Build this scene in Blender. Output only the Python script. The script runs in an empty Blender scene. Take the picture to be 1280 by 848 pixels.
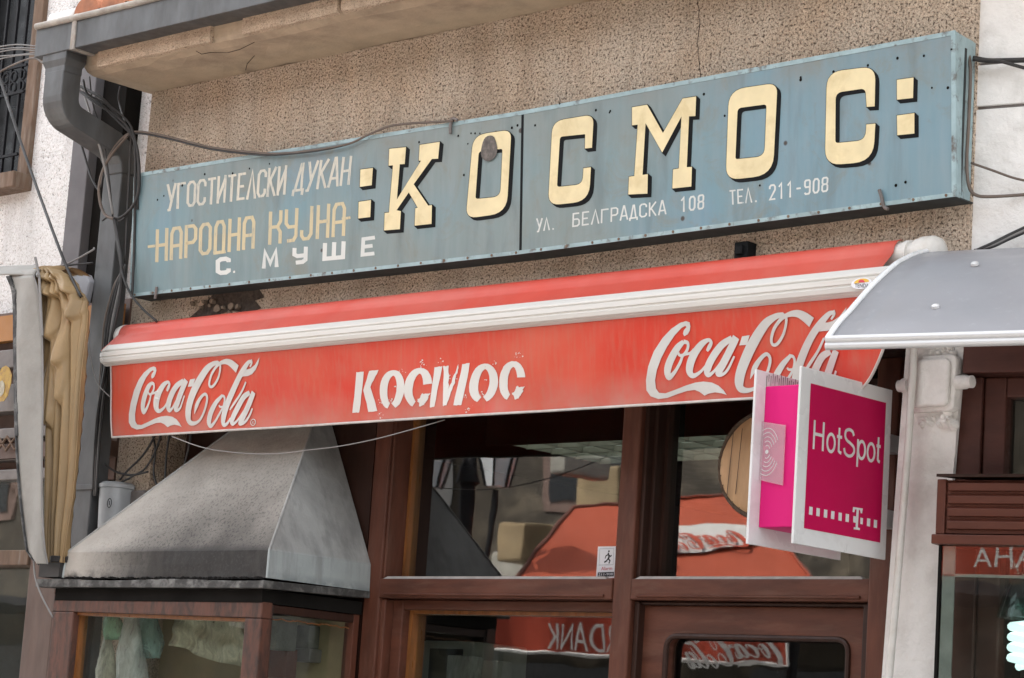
import bpy, bmesh, math, random
import numpy as np
from mathutils import Vector, Matrix
from mathutils.geometry import tessellate_polygon
random.seed(7)
S = bpy.context.scene
COL = S.collection

# ------------------------------------------------------------------ camera (solved from the photo's vanishing points)
FPX, YAW, PITCH, ROLL = 3102.05, .75876875, .167124231, .0680125
CAM = np.array([5.56, -5.87, 1.6])
_cy, _sy, _cp, _sp = math.cos(YAW), math.sin(YAW), math.cos(PITCH), math.sin(PITCH)
FW = np.array([-_sy*_cp, _cy*_cp, _sp])
_rt = np.array([_cy, _sy, 0.]); _u = np.cross(_rt, FW)
RT = _rt*math.cos(ROLL)+_u*math.sin(ROLL)
UP = -_rt*math.sin(ROLL)+_u*math.cos(ROLL)
cd = bpy.data.cameras.new('camera'); cam = bpy.data.objects.new('camera', cd); COL.objects.link(cam)
cam.matrix_world = Matrix(((RT[0], UP[0], -FW[0], CAM[0]), (RT[1], UP[1], -FW[1], CAM[1]), (RT[2], UP[2], -FW[2], CAM[2]), (0, 0, 0, 1)))
cd.sensor_width = 36; cd.lens = FPX/1280*36; cd.clip_end = 500; cd.clip_start = .05
S.camera = cam

# ------------------------------------------------------------------ sky, sun, exposure
SUN = Vector((-.28, .62, .80)).normalized()   # behind the shops: their street side lies in open shade
w = bpy.data.worlds.new('World'); S.world = w; w.use_nodes = True
wn = w.node_tree; bg = wn.nodes['Background']
sky = wn.nodes.new('ShaderNodeTexSky'); sky.sky_type = 'NISHITA'; sky.sun_disc = False
sky.sun_elevation = math.asin(SUN.z); sky.sun_rotation = math.atan2(SUN.x, SUN.y)
sky.dust_density = 4.0; sky.air_density = 1.0
hs = wn.nodes.new('ShaderNodeHueSaturation'); hs.inputs['Saturation'].default_value = .18
wn.links.new(sky.outputs[0], hs.inputs['Color']); wn.links.new(hs.outputs[0], bg.inputs[0])
bg.inputs[1].default_value = .15
sl = bpy.data.lights.new('sun', 'SUN'); sl.energy = 2.4; sl.angle = math.radians(.5); sl.color = (1, .95, .88)
so = bpy.data.objects.new('sun', sl); COL.objects.link(so)
so.rotation_euler = (-SUN).to_track_quat('-Z', 'Y').to_euler()
S.view_settings.view_transform = 'Standard'; S.view_settings.look = 'None'
S.view_settings.exposure = 2.5; S.view_settings.gamma = 1
S.view_settings.use_curve_mapping = False

# ------------------------------------------------------------------ geometry helpers
def ray(px, py): return FW+RT*(px-640)/FPX-UP*(py-424)/FPX
def at(px, py, Y=0.):
    d = ray(px, py); return Vector(CAM+d*(Y-CAM[1])/d[1])
def atx(px, py, X):
    d = ray(px, py); return Vector(CAM+d*(X-CAM[0])/d[0])
def onpl(px, py, P0, N):
    d = ray(px, py); N = np.array(N); return Vector(CAM+d*((np.array(P0)-CAM)@N)/(d@N))
# the neighbouring house on the right stands 13 degrees askew
RA = math.radians(13); RU = Vector((math.cos(RA), math.sin(RA), 0)); RN = Vector((-math.sin(RA), math.cos(RA), 0)); R0 = Vector((1.70, 0, 0))
def rw(a, b, z): return R0+RU*a+RN*b+Vector((0, 0, z))
def rp(px, py, b=0.):
    p = onpl(px, py, R0+RN*b, RN); d = p-R0; return d.dot(RU), p.z

class MB:
    def __init__(s): s.v = []; s.f = []; s.uv = None
    def add(s, vs, fs):
        n = len(s.v); s.v += [Vector(p) for p in vs]; s.f += [tuple(i+n for i in f) for f in fs]; return s
    def box(s, x0, x1, y0, y1, z0, z1, fn=None):
        vs = [(x, y, z) for z in (z0, z1) for y in (y0, y1) for x in (x0, x1)]
        if fn: vs = [fn(*p) for p in vs]
        return s.add(vs, [(0, 2, 3, 1), (4, 5, 7, 6), (0, 1, 5, 4), (2, 6, 7, 3), (0, 4, 6, 2), (1, 3, 7, 5)])
    def hexa(s, b, t):  # two quads, bottom and top, same winding
        return s.add(list(b)+list(t), [(3, 2, 1, 0), (4, 5, 6, 7)]+[(i, (i+1) % 4, 4+(i+1) % 4, 4+i) for i in range(4)])
    def prism(s, pts, ext, holes=()):
        loops = [[Vector(p) for p in pts]]+[[Vector(p) for p in h] for h in holes]; ext = Vector(ext)
        flat = [p for l in loops for p in l]; n = len(flat)
        tris = tessellate_polygon(loops)
        fs = [tuple(t) for t in tris]
        if ext.length > 0:
            fs += [tuple(i+n for i in reversed(t)) for t in tris]; o = 0
            for l in loops:
                for i in range(len(l)): j = (i+1) % len(l); fs.append((o+i, o+j, n+o+j, n+o+i))
                o += len(l)
            flat = flat+[p+ext for p in flat]
        return s.add(flat, fs)
    def tube(s, path, r, n=8, cap=True, r2=None):
        path = [Vector(p) for p in path]; m = len(path); rings = []
        prev = None
        for i, p in enumerate(path):
            t = (path[min(i+1, m-1)]-path[max(i-1, 0)])
            if t.length < 1e-9: t = Vector((0, 0, 1))
            t.normalize()
            if prev is None:
                a = Vector((0, 0, 1)) if abs(t.z) < .9 else Vector((1, 0, 0)); prev = (a-t*a.dot(t)).normalized()
            else: prev = (prev-t*prev.dot(t)).normalized()
            q = t.cross(prev); rr = r if r2 is None else r+(r2-r)*i/max(1, m-1)
            rings.append([p+(prev*math.cos(2*math.pi*k/n)+q*math.sin(2*math.pi*k/n))*rr for k in range(n)])
        fs = [(i*n+k, i*n+(k+1) % n, (i+1)*n+(k+1) % n, (i+1)*n+k) for i in range(m-1) for k in range(n)]
        if cap: fs += [tuple(reversed(range(n))), tuple((m-1)*n+k for k in range(n))]
        return s.add([p for r_ in rings for p in r_], fs)
    def sweep(s, secs, cap=True):  # list of equal-length rings of points
        n = len(secs[0]); m = len(secs)
        fs = [(i*n+k, i*n+(k+1) % n, (i+1)*n+(k+1) % n, (i+1)*n+k) for i in range(m-1) for k in range(n)]
        if cap: fs += [tuple(reversed(range(n))), tuple((m-1)*n+k for k in range(n))]
        return s.add([p for r_ in secs for p in r_], fs)
    def grid(s, fn, nu, nv):
        vs = [fn(i/nu, j/nv) for j in range(nv+1) for i in range(nu+1)]
        return s.add(vs, [(j*(nu+1)+i, j*(nu+1)+i+1, (j+1)*(nu+1)+i+1, (j+1)*(nu+1)+i) for j in range(nv) for i in range(nu)])
    def flat(s, pts2, mp, h, holes=(), step=.012):
        # 2-D polygon triangulated, then split finely so that it follows the surface mp
        loops = [[Vector((p[0], p[1], 0)) for p in pts2]]+[[Vector((p[0], p[1], 0)) for p in q] for q in holes]
        fl = [p for l in loops for p in l]; bm = bmesh.new(); vv = [bm.verts.new(p) for p in fl]
        for t in tessellate_polygon(loops):
            try: bm.faces.new([vv[i] for i in t])
            except ValueError: pass
        for _ in range(6):
            e = [x for x in bm.edges if x.calc_length() > step]
            if not e: break
            bmesh.ops.subdivide_edges(bm, edges=e, cuts=1); bmesh.ops.triangulate(bm, faces=bm.faces)
        bm.verts.index_update(); s.add([mp(v.co.x, v.co.y, h) for v in bm.verts], [tuple(v.index for v in f.verts) for f in bm.faces]); bm.free(); return s
    def lathe(s, c, prof, n=24, axis=(0, 0, 1)):
        ax = Vector(axis).normalized(); a = Vector((1, 0, 0)) if abs(ax.x) < .9 else Vector((0, 1, 0)); a = (a-ax*a.dot(ax)).normalized(); b = ax.cross(a)
        return s.sweep([[Vector(c)+ax*h+(a*math.cos(2*math.pi*k/n)+b*math.sin(2*math.pi*k/n))*max(r, 1e-4) for k in range(n)] for r, h in prof])

def cat(pts, k=6):  # Catmull-Rom through points of any dimension
    P = [np.array(p, float) for p in pts]
    if len(P) < 3: return [tuple(p) for p in P]
    P = [2*P[0]-P[1]]+P+[2*P[-1]-P[-2]]; o = []
    for i in range(1, len(P)-2):
        for j in range(k):
            t = j/k; a, b, c, d = P[i-1:i+3]
            o.append(tuple(.5*((2*b)+(c-a)*t+(2*a-5*b+4*c-d)*t*t+(3*b-a-3*c+d)*t**3)))
    o.append(tuple(P[-2])); return o
def rnd(pts, k=6):  # polygon corners (x, y[, radius]) rounded
    o = []; n = len(pts)
    for i, p in enumerate(pts):
        if len(p) < 3 or not p[2]: o.append((p[0], p[1])); continue
        P = np.array(p[:2], float); A = np.array(pts[i-1][:2], float); B = np.array(pts[(i+1) % n][:2], float); r = p[2]
        a = P+(A-P)/np.linalg.norm(A-P)*r; b = P+(B-P)/np.linalg.norm(B-P)*r
        for j in range(k+1):
            t = j/k; c = 1-.0
            # rounder than a plain quadratic
            q = (1-t)**2*a+2*t*(1-t)*P+t*t*b; o.append(tuple(q))
    return o

class Root: pass
def tag(o, label, cat_, group=None, kind=None):
    if label: o['label'] = label
    if cat_: o['category'] = cat_
    if group: o['group'] = group
    if kind: o['kind'] = kind
    return o
def thing(name, label, cat_, loc=(0, 0, 0), group=None):
    o = bpy.data.objects.new(name, None); COL.objects.link(o); o.location = loc; o.empty_display_size = .1
    return tag(o, label, cat_, group)
def org(p):
    v = Vector((0, 0, 0))
    while p is not None: v += p.location; p = p.parent
    return v
def obj(name, mb, mat, parent=None, smooth=False, bevel=0, seg=2, label=None, loc=None):
    base = org(parent)
    if parent is None and loc is not None: base = Vector(loc)
    me = bpy.data.meshes.new(name); me.from_pydata([tuple(v-base) for v in mb.v], [], mb.f); me.update()
    bm = bmesh.new(); bm.from_mesh(me); bmesh.ops.recalc_face_normals(bm, faces=bm.faces); bm.to_mesh(me); bm.free()
    o = bpy.data.objects.new(name, me); COL.objects.link(o)
    if mat: me.materials.append(mat)
    if parent: o.parent = parent
    elif loc is not None: o.location = loc
    if smooth:
        me.polygons.foreach_set('use_smooth', [True]*len(me.polygons))
        if smooth != 'all':
            m = o.modifiers.new('split', 'EDGE_SPLIT'); m.split_angle = math.radians(45)
    if bevel:
        m = o.modifiers.new('bevel', 'BEVEL'); m.width = bevel; m.segments = seg; m.limit_method = 'ANGLE'; m.angle_limit = math.radians(35)
    if label: o['label'] = label
    return o
def one(name, mb, mat, label, cat_, group=None, loc=None, **k):
    if loc is None:
        vs = mb.v; loc = (sum(v.x for v in vs)/len(vs), sum(v.y for v in vs)/len(vs), min(v.z for v in vs))
    o = obj(name, mb, mat, None, loc=loc, **k); return tag(o, label, cat_, group)
def struct(name, mb, mat, **k): o = obj(name, mb, mat, **k); o['kind'] = 'structure'; return o

# ------------------------------------------------------------------ materials
def lin(r, g, b):
    f = lambda c: (c/255/12.92 if c/255 <= .04045 else ((c/255+.055)/1.055)**2.4)
    return (f(r), f(g), f(b))
class NT:
    def __init__(s, m): s.t = m.node_tree; s.n = s.t.nodes; s.l = s.t.links
    def new(s, t, **k):
        n = s.n.new(t)
        for a, b in k.items(): setattr(n, a, b)
        return n
    def noise(s, vec, scale, detail=4, rough=.55, dist=0):
        n = s.new('ShaderNodeTexNoise'); n.inputs['Scale'].default_value = scale; n.inputs['Detail'].default_value = detail
        n.inputs['Roughness'].default_value = rough; n.inputs['Distortion'].default_value = dist; s.l.new(vec, n.inputs['Vector']); return n.outputs[0]
    def ramp(s, fac, stops, interp='LINEAR'):
        n = s.new('ShaderNodeValToRGB'); n.color_ramp.interpolation = interp; e = n.color_ramp.elements
        while len(e) < len(stops): e.new(.5)
        for x, (p, c) in zip(e, stops): x.position = p; x.color = tuple(c)+(1,) if hasattr(c, '__len__') else (c, c, c, 1)
        s.l.new(fac, n.inputs[0]); return n.outputs[0]
    def mix(s, fac, a, b, mode='MIX'):
        n = s.new('ShaderNodeMix', data_type='RGBA', blend_type=mode)
        for i, v in ((0, fac), (6, a), (7, b)):
            if hasattr(v, 'is_output'): s.l.new(v, n.inputs[i])
            elif i == 0: n.inputs[0].default_value = v
            else: n.inputs[i].default_value = tuple(v)+(1,)
        return n.outputs[2]
    def math(s, op, a, b=0):
        n = s.new('ShaderNodeMath', operation=op)
        for i, v in ((0, a), (1, b)):
            if hasattr(v, 'is_output'): s.l.new(v, n.inputs[i])
            else: n.inputs[i].default_value = v
        return n.outputs[0]
    def maprange(s, v, a, b, c=0, d=1):
        n = s.new('ShaderNodeMapRange'); s.l.new(v, n.inputs[0])
        for i, x in zip((1, 2, 3, 4), (a, b, c, d)): n.inputs[i].default_value = x
        return n.outputs[0]
    def coord(s, scale=(1, 1, 1)):
        g = s.new('ShaderNodeNewGeometry'); m = s.new('ShaderNodeMapping'); m.inputs['Scale'].default_value = scale
        s.l.new(g.outputs['Position'], m.inputs[0]); return m.outputs[0]
    def bump(s, h, strength, dist, nrm=None):
        n = s.new('ShaderNodeBump'); n.inputs['Strength'].default_value = strength; n.inputs['Distance'].default_value = dist
        s.l.new(h, n.inputs['Height'])
        if nrm is not None: s.l.new(nrm, n.inputs['Normal'])
        return n.outputs[0]
def newmat(name):
    m = bpy.data.materials.new(name); m.use_nodes = True; t = NT(m); b = t.n['Principled BSDF']; return m, t, b
def pm(name, c, rough=.6, metal=0, var=.15, scale=6, dirt=None, dirt_amt=.5, dscale=5, stretch=(1, 1, 1), bump=0, bscale=60, bdist=.003, spec=.5, dlo=.5, dhi=.75, coat=0):
    """paint/plaster/metal with uneven tone, dirt patches and a grain"""
    m, t, b = newmat(name); v = t.coord(stretch)
    lo = tuple(x*(1-var) for x in c); hi = tuple(min(1, x*(1+var)) for x in c)
    col = t.ramp(t.noise(v, scale, 6), [(.3, lo), (.7, hi)])
    if dirt: col = t.mix(t.math('MULTIPLY', t.ramp(t.noise(v, dscale, 8, .65, .3), [(dlo, 0.), (dhi, 1.)]), dirt_amt), col, dirt)
    t.l.new(col, b.inputs['Base Color'])
    b.inputs['Metallic'].default_value = metal; b.inputs['Specular IOR Level'].default_value = spec
    r = t.ramp(t.noise(v, scale*2.3, 5), [(.3, max(0., rough-.1)), (.7, min(1., rough+.1))]); t.l.new(r, b.inputs['Roughness'])
    if bump: t.l.new(t.bump(t.noise(v, bscale, 5, .6), bump, bdist), b.inputs['Normal'])
    if coat: b.inputs['Coat Weight'].default_value = coat; b.inputs['Coat Roughness'].default_value = .2
    return m

def pebble(name, base, light, dark, pit=1.0, big=(.0, .0, .0), scale=85, spec_lo=.36, spec_hi=.45, bstr=.9):
    m, t, b = newmat(name); v = t.coord()
    n1 = t.noise(v, scale, 3, .6); n2 = t.noise(v, 3.2, 6, .6, .4); n3 = t.noise(v, scale*2.6, 2)
    vor = t.new('ShaderNodeTexVoronoi'); vor.inputs['Scale'].default_value = scale*.95; t.l.new(v, vor.inputs['Vector'])
    col = t.ramp(n2, [(.3, base), (.7, light)])
    col = t.mix(t.ramp(n3, [(.35, 0.), (.65, .5)]), col, tuple(min(.9, x*1.3) for x in light))
    col = t.mix(t.ramp(t.noise(t.coord((5, 5, .8)), 1.1, 6, .65, .5), [(.44, 0.), (.72, .5)]), col, tuple(x*.45 for x in base))
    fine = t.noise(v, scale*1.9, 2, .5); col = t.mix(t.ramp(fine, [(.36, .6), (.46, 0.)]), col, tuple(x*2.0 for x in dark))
    rough_c = t.mix(t.ramp(n1, [(spec_lo, .9), (spec_hi, 0.)]), col, dark)  # shadow in the pits painted in as dark specks, fine and coarse
    t.l.new(rough_c, b.inputs['Base Color']); b.inputs['Roughness'].default_value = .95; b.inputs['Specular IOR Level'].default_value = .2
    h = t.math('ADD', t.ramp(n1, [(.3, 0.), (.5, 1.)]), t.math('MULTIPLY', vor.outputs['Distance'], .8))
    t.l.new(t.bump(h, bstr, .006), b.inputs['Normal'])
    return m

M = {}
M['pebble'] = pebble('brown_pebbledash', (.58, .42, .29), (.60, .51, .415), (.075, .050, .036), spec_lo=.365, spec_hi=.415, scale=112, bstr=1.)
M['white_roughcast'] = pebble('white_roughcast', (.70, .685, .66), (.80, .785, .76), (.22, .20, .18), scale=70, spec_lo=.30, spec_hi=.37, bstr=.5)
M['white_plaster'] = pm('white_plaster', (.82, .80, .77), .85, var=.08, scale=4, dirt=(.36, .33, .29), dirt_amt=.5, dscale=5, bump=.9, bscale=26, bdist=.010)
M['soffit'] = pm('soffit_render', (.48, .375, .265), .95, var=.14, scale=9, dirt=(.16, .12, .09), dirt_amt=.6, dscale=4, bump=.5, bscale=90, bdist=.004)
M['zinc'] = pm('weathered_zinc', (.095, .098, .10), .5, .3, var=.22, scale=9, dirt=(.05, .045, .04), dirt_amt=.7, dscale=7, stretch=(1, 1, .4), bump=.15, bscale=30, bdist=.002)
M['zinc_lip'] = pm('worn_gutter_lip', (.36, .33, .29), .7, .1, var=.25, scale=20, dirt=(.20, .13, .08), dirt_amt=.7, dscale=12)
M['pilaster'] = pm('grey_painted_pilaster', (.14, .135, .14), .8, var=.1, scale=8, bump=.2)
M['dark'] = pm('grime_and_shade_black', (.010, .009, .008), .95, spec=.1, var=.3)  # grime, and painted shade where used for the pilaster strip
M['black_gap'] = pm('shade_black', (.005, .004, .003), .9, spec=.1, var=.3)  # near-black colour standing in for deep shade under the awning and indoors
M['cable'] = pm('black_cable_rubber', (.025, .023, .022), .55, var=.2)
M['cable_brown'] = pm('brown_cable_rubber', (.13, .10, .08), .6, var=.2)
M['cable_grey'] = pm('grey_cable_rubber', (.22, .21, .20), .6, var=.2)
M['rooftile'] = pm('terracotta', (.42, .17, .09), .85, var=.3, scale=14, dirt=(.12, .09, .07), dirt_amt=.6, dscale=10, bump=.3)
M['oldwood'] = pm('weathered_wood', (.15, .095, .062), .8, var=.3, scale=9, dirt=(.26, .22, .18), dirt_amt=.7, dscale=14, stretch=(3, 3, .5), bump=.4, bscale=40)
M['brown'] = pm('brown_paint_wood', (.098, .034, .020), .5, var=.3, scale=7, dirt=(.16, .085, .06), dirt_amt=.45, dscale=9, stretch=(.6, 3, 3), bump=.2, bscale=60, spec=.3)
M['brown_v'] = pm('brown_paint_post', (.098, .034, .020), .5, var=.3, scale=7, dirt=(.16, .085, .06), dirt_amt=.45, dscale=9, stretch=(3, 3, .6), bump=.2, bscale=60, spec=.3)
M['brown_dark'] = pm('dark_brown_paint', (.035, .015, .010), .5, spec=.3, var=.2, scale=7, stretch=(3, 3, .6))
M['varnish'] = pm('varnished_bead', (.22, .085, .025), .35, var=.3, scale=12, stretch=(3, 3, .6))
M['sooty'] = pm('sooty_brown_paint', (.125, .054, .037), .5, var=.2, scale=8, dirt=(.04, .028, .024), dirt_amt=.85, dscale=16, dlo=.42, dhi=.6, spec=.3, stretch=(1.6, 1.6, .5), bump=.2)
M['putty'] = pm('grey_putty', (.38, .35, .33), .6, var=.2, scale=20)
M['right_brown'] = pm('right_brown_paint', (.075, .027, .020), .5, spec=.3, var=.18, scale=7, stretch=(.6, 3, 3), bump=.12)
M['right_slat'] = pm('right_brown_slats', (.11, .034, .021), .45, spec=.35, var=.15, scale=7, stretch=(.6, 3, 3))

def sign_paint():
    m, t, b = newmat('uneven_blue_sign_paint'); v = t.coord()
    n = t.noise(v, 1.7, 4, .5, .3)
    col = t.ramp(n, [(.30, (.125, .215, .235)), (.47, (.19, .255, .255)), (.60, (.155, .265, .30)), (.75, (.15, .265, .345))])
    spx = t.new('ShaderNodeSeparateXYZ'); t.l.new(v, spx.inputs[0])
    blu = t.math('MULTIPLY', t.maprange(spx.outputs[0], .45, 1.3), t.ramp(t.noise(v, 2.4, 4), [(.3, .35), (.6, 1.)])); col = t.mix(t.math('MULTIPLY', blu, .75), col, (.165, .285, .355))  # bluer towards the right end
    gre = t.math('MULTIPLY', t.math('MULTIPLY', t.maprange(spx.outputs[0], -1.0, -.4), t.maprange(spx.outputs[0], .9, .3)), t.ramp(t.noise(v, 2.1, 4), [(.3, .3), (.6, 1.)])); col = t.mix(t.math('MULTIPLY', gre, .7), col, (.215, .245, .225))  # greyer across the middle
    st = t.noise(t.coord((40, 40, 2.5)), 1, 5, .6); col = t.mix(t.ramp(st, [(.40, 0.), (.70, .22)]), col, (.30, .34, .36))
    # rain-washed dirt along the top edge and rust dots
    sp = t.new('ShaderNodeSeparateXYZ'); t.l.new(t.coord(), sp.inputs[0])
    top = t.maprange(sp.outputs[2], 3.50, 3.72); col = t.mix(t.math('MULTIPLY', top, t.ramp(t.noise(v, 6, 6, .6), [(.32, 0.), (.68, .85)])), col, (.205, .215, .20))
    sm = t.noise(v, 6, 8, .7, .8); col = t.mix(t.ramp(sm, [(.54, 0.), (.72, .8)]), col, (.20, .205, .17)); sm2 = t.noise(t.coord((9, 9, 1.6)), 1.3, 6, .6, .3); col = t.mix(t.ramp(sm2, [(.52, 0.), (.70, .5)]), col, (.115, .15, .155))
    vo = t.new('ShaderNodeTexVoronoi'); vo.inputs['Scale'].default_value = 7; t.l.new(v, vo.inputs['Vector'])
    col = t.mix(t.ramp(vo.outputs['Distance'], [(.05, 1.), (.075, 0.)]), col, (.05, .04, .035))
    t.l.new(col, b.inputs['Base Color']); b.inputs['Roughness'].default_value = .45
    t.l.new(t.bump(t.noise(v, 4.5, 2), .22, .02), b.inputs['Normal'])
    return m
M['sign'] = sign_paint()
M['sign_edge'] = pm('sign_edge_paint', (.30, .41, .43), .5, var=.2, scale=16, dirt=(.10, .08, .065), dirt_amt=.9, dscale=22, dlo=.55, dhi=.68)
M['sign_under'] = pm('sign_underside_shade', (.03, .035, .035), .8)
M['cream'] = pm('cream_letter_paint', (.76, .64, .38), .5, var=.08, scale=12, dirt=(.50, .38, .17), dirt_amt=.6, dscale=9)
M['letter_black'] = pm('black_letter_shadow', (.010, .011, .012), .7, var=.2, spec=.12)
def worn(name, c, under, lo=.60, hi=.68, sc=26, st=(1, 1, 1)):
    m, t, b = newmat(name); v = t.coord(st)
    col = t.mix(t.ramp(t.noise(v, sc, 7, .7), [(lo, 0.), (hi, .8)]), tuple(c), tuple(under))
    col = t.mix(t.ramp(t.noise(t.coord(), 5, 4), [(.4, 0.), (.7, .3)]), col, tuple(under))
    t.l.new(col, b.inputs['Base Color']); b.inputs['Roughness'].default_value = .55; return m
M['white_text'] = worn('worn_white_lettering', (.66, .67, .63), (.30, .36, .37))
M['cream_text'] = worn('worn_ivory_lettering', (.62, .58, .48), (.28, .33, .33), .52, .64, 18, (6, 6, 1))
M['yellow_text'] = worn('worn_yellow_lettering', (.60, .50, .30), (.30, .31, .27), .54, .68, 20, (6, 6, 1))

def awning_red(name, c, pale, k=1.):
    m, t, b = newmat(name); v = t.coord()
    col = t.ramp(t.noise(t.coord((1, 1, 1.6)), 1.9, 4, .55, .5), [(.38, c), (.5, tuple(.55*a+.45*p for a, p in zip(c, pale))), (.68, pale)])
    sp = t.new('ShaderNodeSeparateXYZ'); t.l.new(t.coord(), sp.inputs[0])
    lowd = t.maprange(sp.outputs[2], 2.80, 2.67); col = t.mix(t.math('MULTIPLY', lowd, t.ramp(t.noise(v, 5, 6, .6), [(.35, .1), (.7, .85)])), col, (.45, .24, .20))
    st = t.noise(t.coord((70, 70, 2.)), 1, 4); col = t.mix(t.ramp(st, [(.45, 0.), (.8, .4)]), col, (.45, .17, .11))
    t.l.new(col, b.inputs['Base Color']); b.inputs['Roughness'].default_value = .38; b.inputs['Specular IOR Level'].default_value = .45
    t.l.new(t.bump(t.noise(v, 260, 2), .12, .001), b.inputs['Normal'])
    return m
M['red'] = awning_red('red_awning_vinyl', (.60, .034, .014), (.60, .095, .052))
M['red_top'] = pm('faded_red_awning_top', (.58, .062, .036), .5, var=.1, scale=3, dirt=(.58, .17, .13), dirt_amt=.6, dscale=2.4, dlo=.4, dhi=.75)
M['silver_print'] = pm('silver_white_print', (.58, .57, .54), .45, var=.08, scale=7, dirt=(.44, .40, .37), dirt_amt=.5, dscale=5)
M['alu'] = pm('white_coated_aluminium', (.66, .64, .60), .35, 0, var=.04, scale=5, dirt=(.46, .40, .32), dirt_amt=.5, dscale=5, stretch=(.3, 3, 8))
M['white_plastic'] = pm('white_plastic', (.66, .64, .60), .45, var=.08, dirt=(.40, .35, .28), dirt_amt=.5, dscale=12)
M['piping'] = pm('white_edge_piping', (.55, .51, .48), .7, var=.15, scale=30)

def hoodmat(name, c, spat=True):
    m, t, b = newmat(name); v = t.coord()
    sp = t.new('ShaderNodeSeparateXYZ'); t.l.new(v, sp.inputs[0])
    col = t.ramp(t.noise(v, 4.5, 6, .6, .4), [(.3, tuple(x*.82 for x in c)), (.7, tuple(min(1, x*1.15) for x in c))])
    if spat:
        # soot and grease splashed over the lower right of the front
        band = t.math('MULTIPLY', t.maprange(sp.outputs[0], -1.80, -1.25), t.maprange(sp.outputs[2], 2.68, 2.24, .15, 1))
        band = t.math('MULTIPLY', band, t.ramp(t.noise(v, 3.0, 4), [(.32, .6), (.6, 1.)]))
        col = t.mix(t.math('MULTIPLY', band, 1.), col, (.062, .056, .049))
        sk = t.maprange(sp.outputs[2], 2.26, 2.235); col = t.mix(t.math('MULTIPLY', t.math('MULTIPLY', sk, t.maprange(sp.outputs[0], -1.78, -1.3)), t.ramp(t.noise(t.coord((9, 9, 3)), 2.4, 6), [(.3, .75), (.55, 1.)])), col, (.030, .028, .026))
        spk = t.noise(t.coord((1, 1, .7)), 118, 3, .6)
        dens = t.math('MULTIPLY', band, t.ramp(spk, [(.40, .85), (.46, 0.)])); col = t.mix(dens, col, (.045, .042, .04))
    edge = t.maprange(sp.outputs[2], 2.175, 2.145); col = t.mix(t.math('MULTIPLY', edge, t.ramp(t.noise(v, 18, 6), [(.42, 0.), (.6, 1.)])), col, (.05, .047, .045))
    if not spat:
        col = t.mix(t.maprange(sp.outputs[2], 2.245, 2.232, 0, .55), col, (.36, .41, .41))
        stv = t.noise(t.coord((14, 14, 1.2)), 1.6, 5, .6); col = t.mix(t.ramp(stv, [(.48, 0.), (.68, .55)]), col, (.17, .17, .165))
    t.l.new(col, b.inputs['Base Color']); b.inputs['Roughness'].default_value = .68; b.inputs['Specular IOR Level'].default_value = .25
    t.l.new(t.bump(t.noise(v, 55, 5, .65), .35, .006, t.bump(t.noise(v, 5, 2), .5, .03)), b.inputs['Normal'])
    return m
M['hood'] = hoodmat('sooty_galvanised_hood', (.42, .39, .345))
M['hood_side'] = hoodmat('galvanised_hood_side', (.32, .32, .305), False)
M['ledge'] = pm('grimy_metal_ledge', (.17, .165, .155), .75, .1, var=.3, scale=14, dirt=(.03, .028, .026), dirt_amt=.9, dscale=18, dlo=.36, dhi=.55)
M['canopy'] = pm('grey_polycarbonate', (.27, .272, .29), .38, 0, var=.05, scale=3, dirt=(.45, .45, .47), dirt_amt=.3, dscale=40, dlo=.6, dhi=.7)
M['steel'] = pm('brushed_aluminium_tube', (.60, .60, .60), .35, .3, var=.03, scale=2)
M['hs_white'] = pm('white_acrylic_panel', (.72, .73, .73), .3, var=.04, scale=3, dirt=(.42, .41, .38), dirt_amt=.5, dscale=7)
M['hs_magenta'] = pm('magenta_film', (.50, .001, .075), .55, spec=.2, var=.06, scale=3)
M['hs_body'] = pm('magenta_body', (.72, .012, .19), .5, spec=.25, var=.06, scale=3)
M['tarp_grey'] = pm('grey_tarp', (.29, .28, .255), .75, var=.12, scale=5, dirt=(.20, .185, .16), dirt_amt=.6, dscale=6, bump=.3, bscale=14, bdist=.01)
M['mould'] = pm('mouldy_tarp_edge', (.06, .06, .06), .9, var=.5, scale=30, dirt=(.35, .35, .33), dirt_amt=.8, dscale=18)
M['tan_cloth'] = pm('ochre_tarpaulin', (.30, .20, .095), .55, var=.2, scale=4, dirt=(.20, .15, .085), dirt_amt=.6, dscale=5, stretch=(1, 1, .6), bump=.35, bscale=18, bdist=.010)
M['tan_dull'] = pm('dull_tarpaulin', (.27, .215, .14), .65, var=.12, scale=5)
M['grey_box'] = pm('grey_enamel', (.33, .34, .345), .45, var=.1, dirt=(.2, .19, .18), dirt_amt=.5, dscale=9)
M['shop_brown'] = pm('neighbour_brown_paint', (.12, .075, .058), .6, var=.2, scale=8, stretch=(2, 2, .5), bump=.2)
M['orange'] = pm('orange_panel', (.36, .15, .03), .5, var=.15)
M['metal_shutter'] = pm('grimy_metal_slats', (.17, .15, .14), .5, .2, var=.25, scale=11, dirt=(.07, .05, .04), dirt_amt=.7, dscale=10)
M['hide'] = pm('tan_drum_hide', (.48, .29, .15), .6, var=.18, scale=5, dirt=(.30, .17, .08), dirt_amt=.6, dscale=8, stretch=(4, 4, .6))
M['rope'] = pm('dark_twine', (.09, .06, .04), .9)
M['paper'] = pm('white_paper', (.75, .75, .78), .6, var=.03)
M['ink_black'] = pm('black_ink', (.02, .02, .025), .6)
M['ink_red'] = pm('red_ink', (.6, .05, .07), .6)
M['ink_yellow'] = pm('yellow_ink', (.7, .42, .05), .6)
M['decal'] = worn('faded_yellow_decal', (.48, .31, .06), (.30, .17, .06), .45, .6, 40)
M['bag_green'] = pm('pale_green_plastic', (.22, .42, .27), .35, var=.15)
M['bag_teal'] = pm('pale_teal_plastic', (.26, .42, .38), .35, var=.15)
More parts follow.
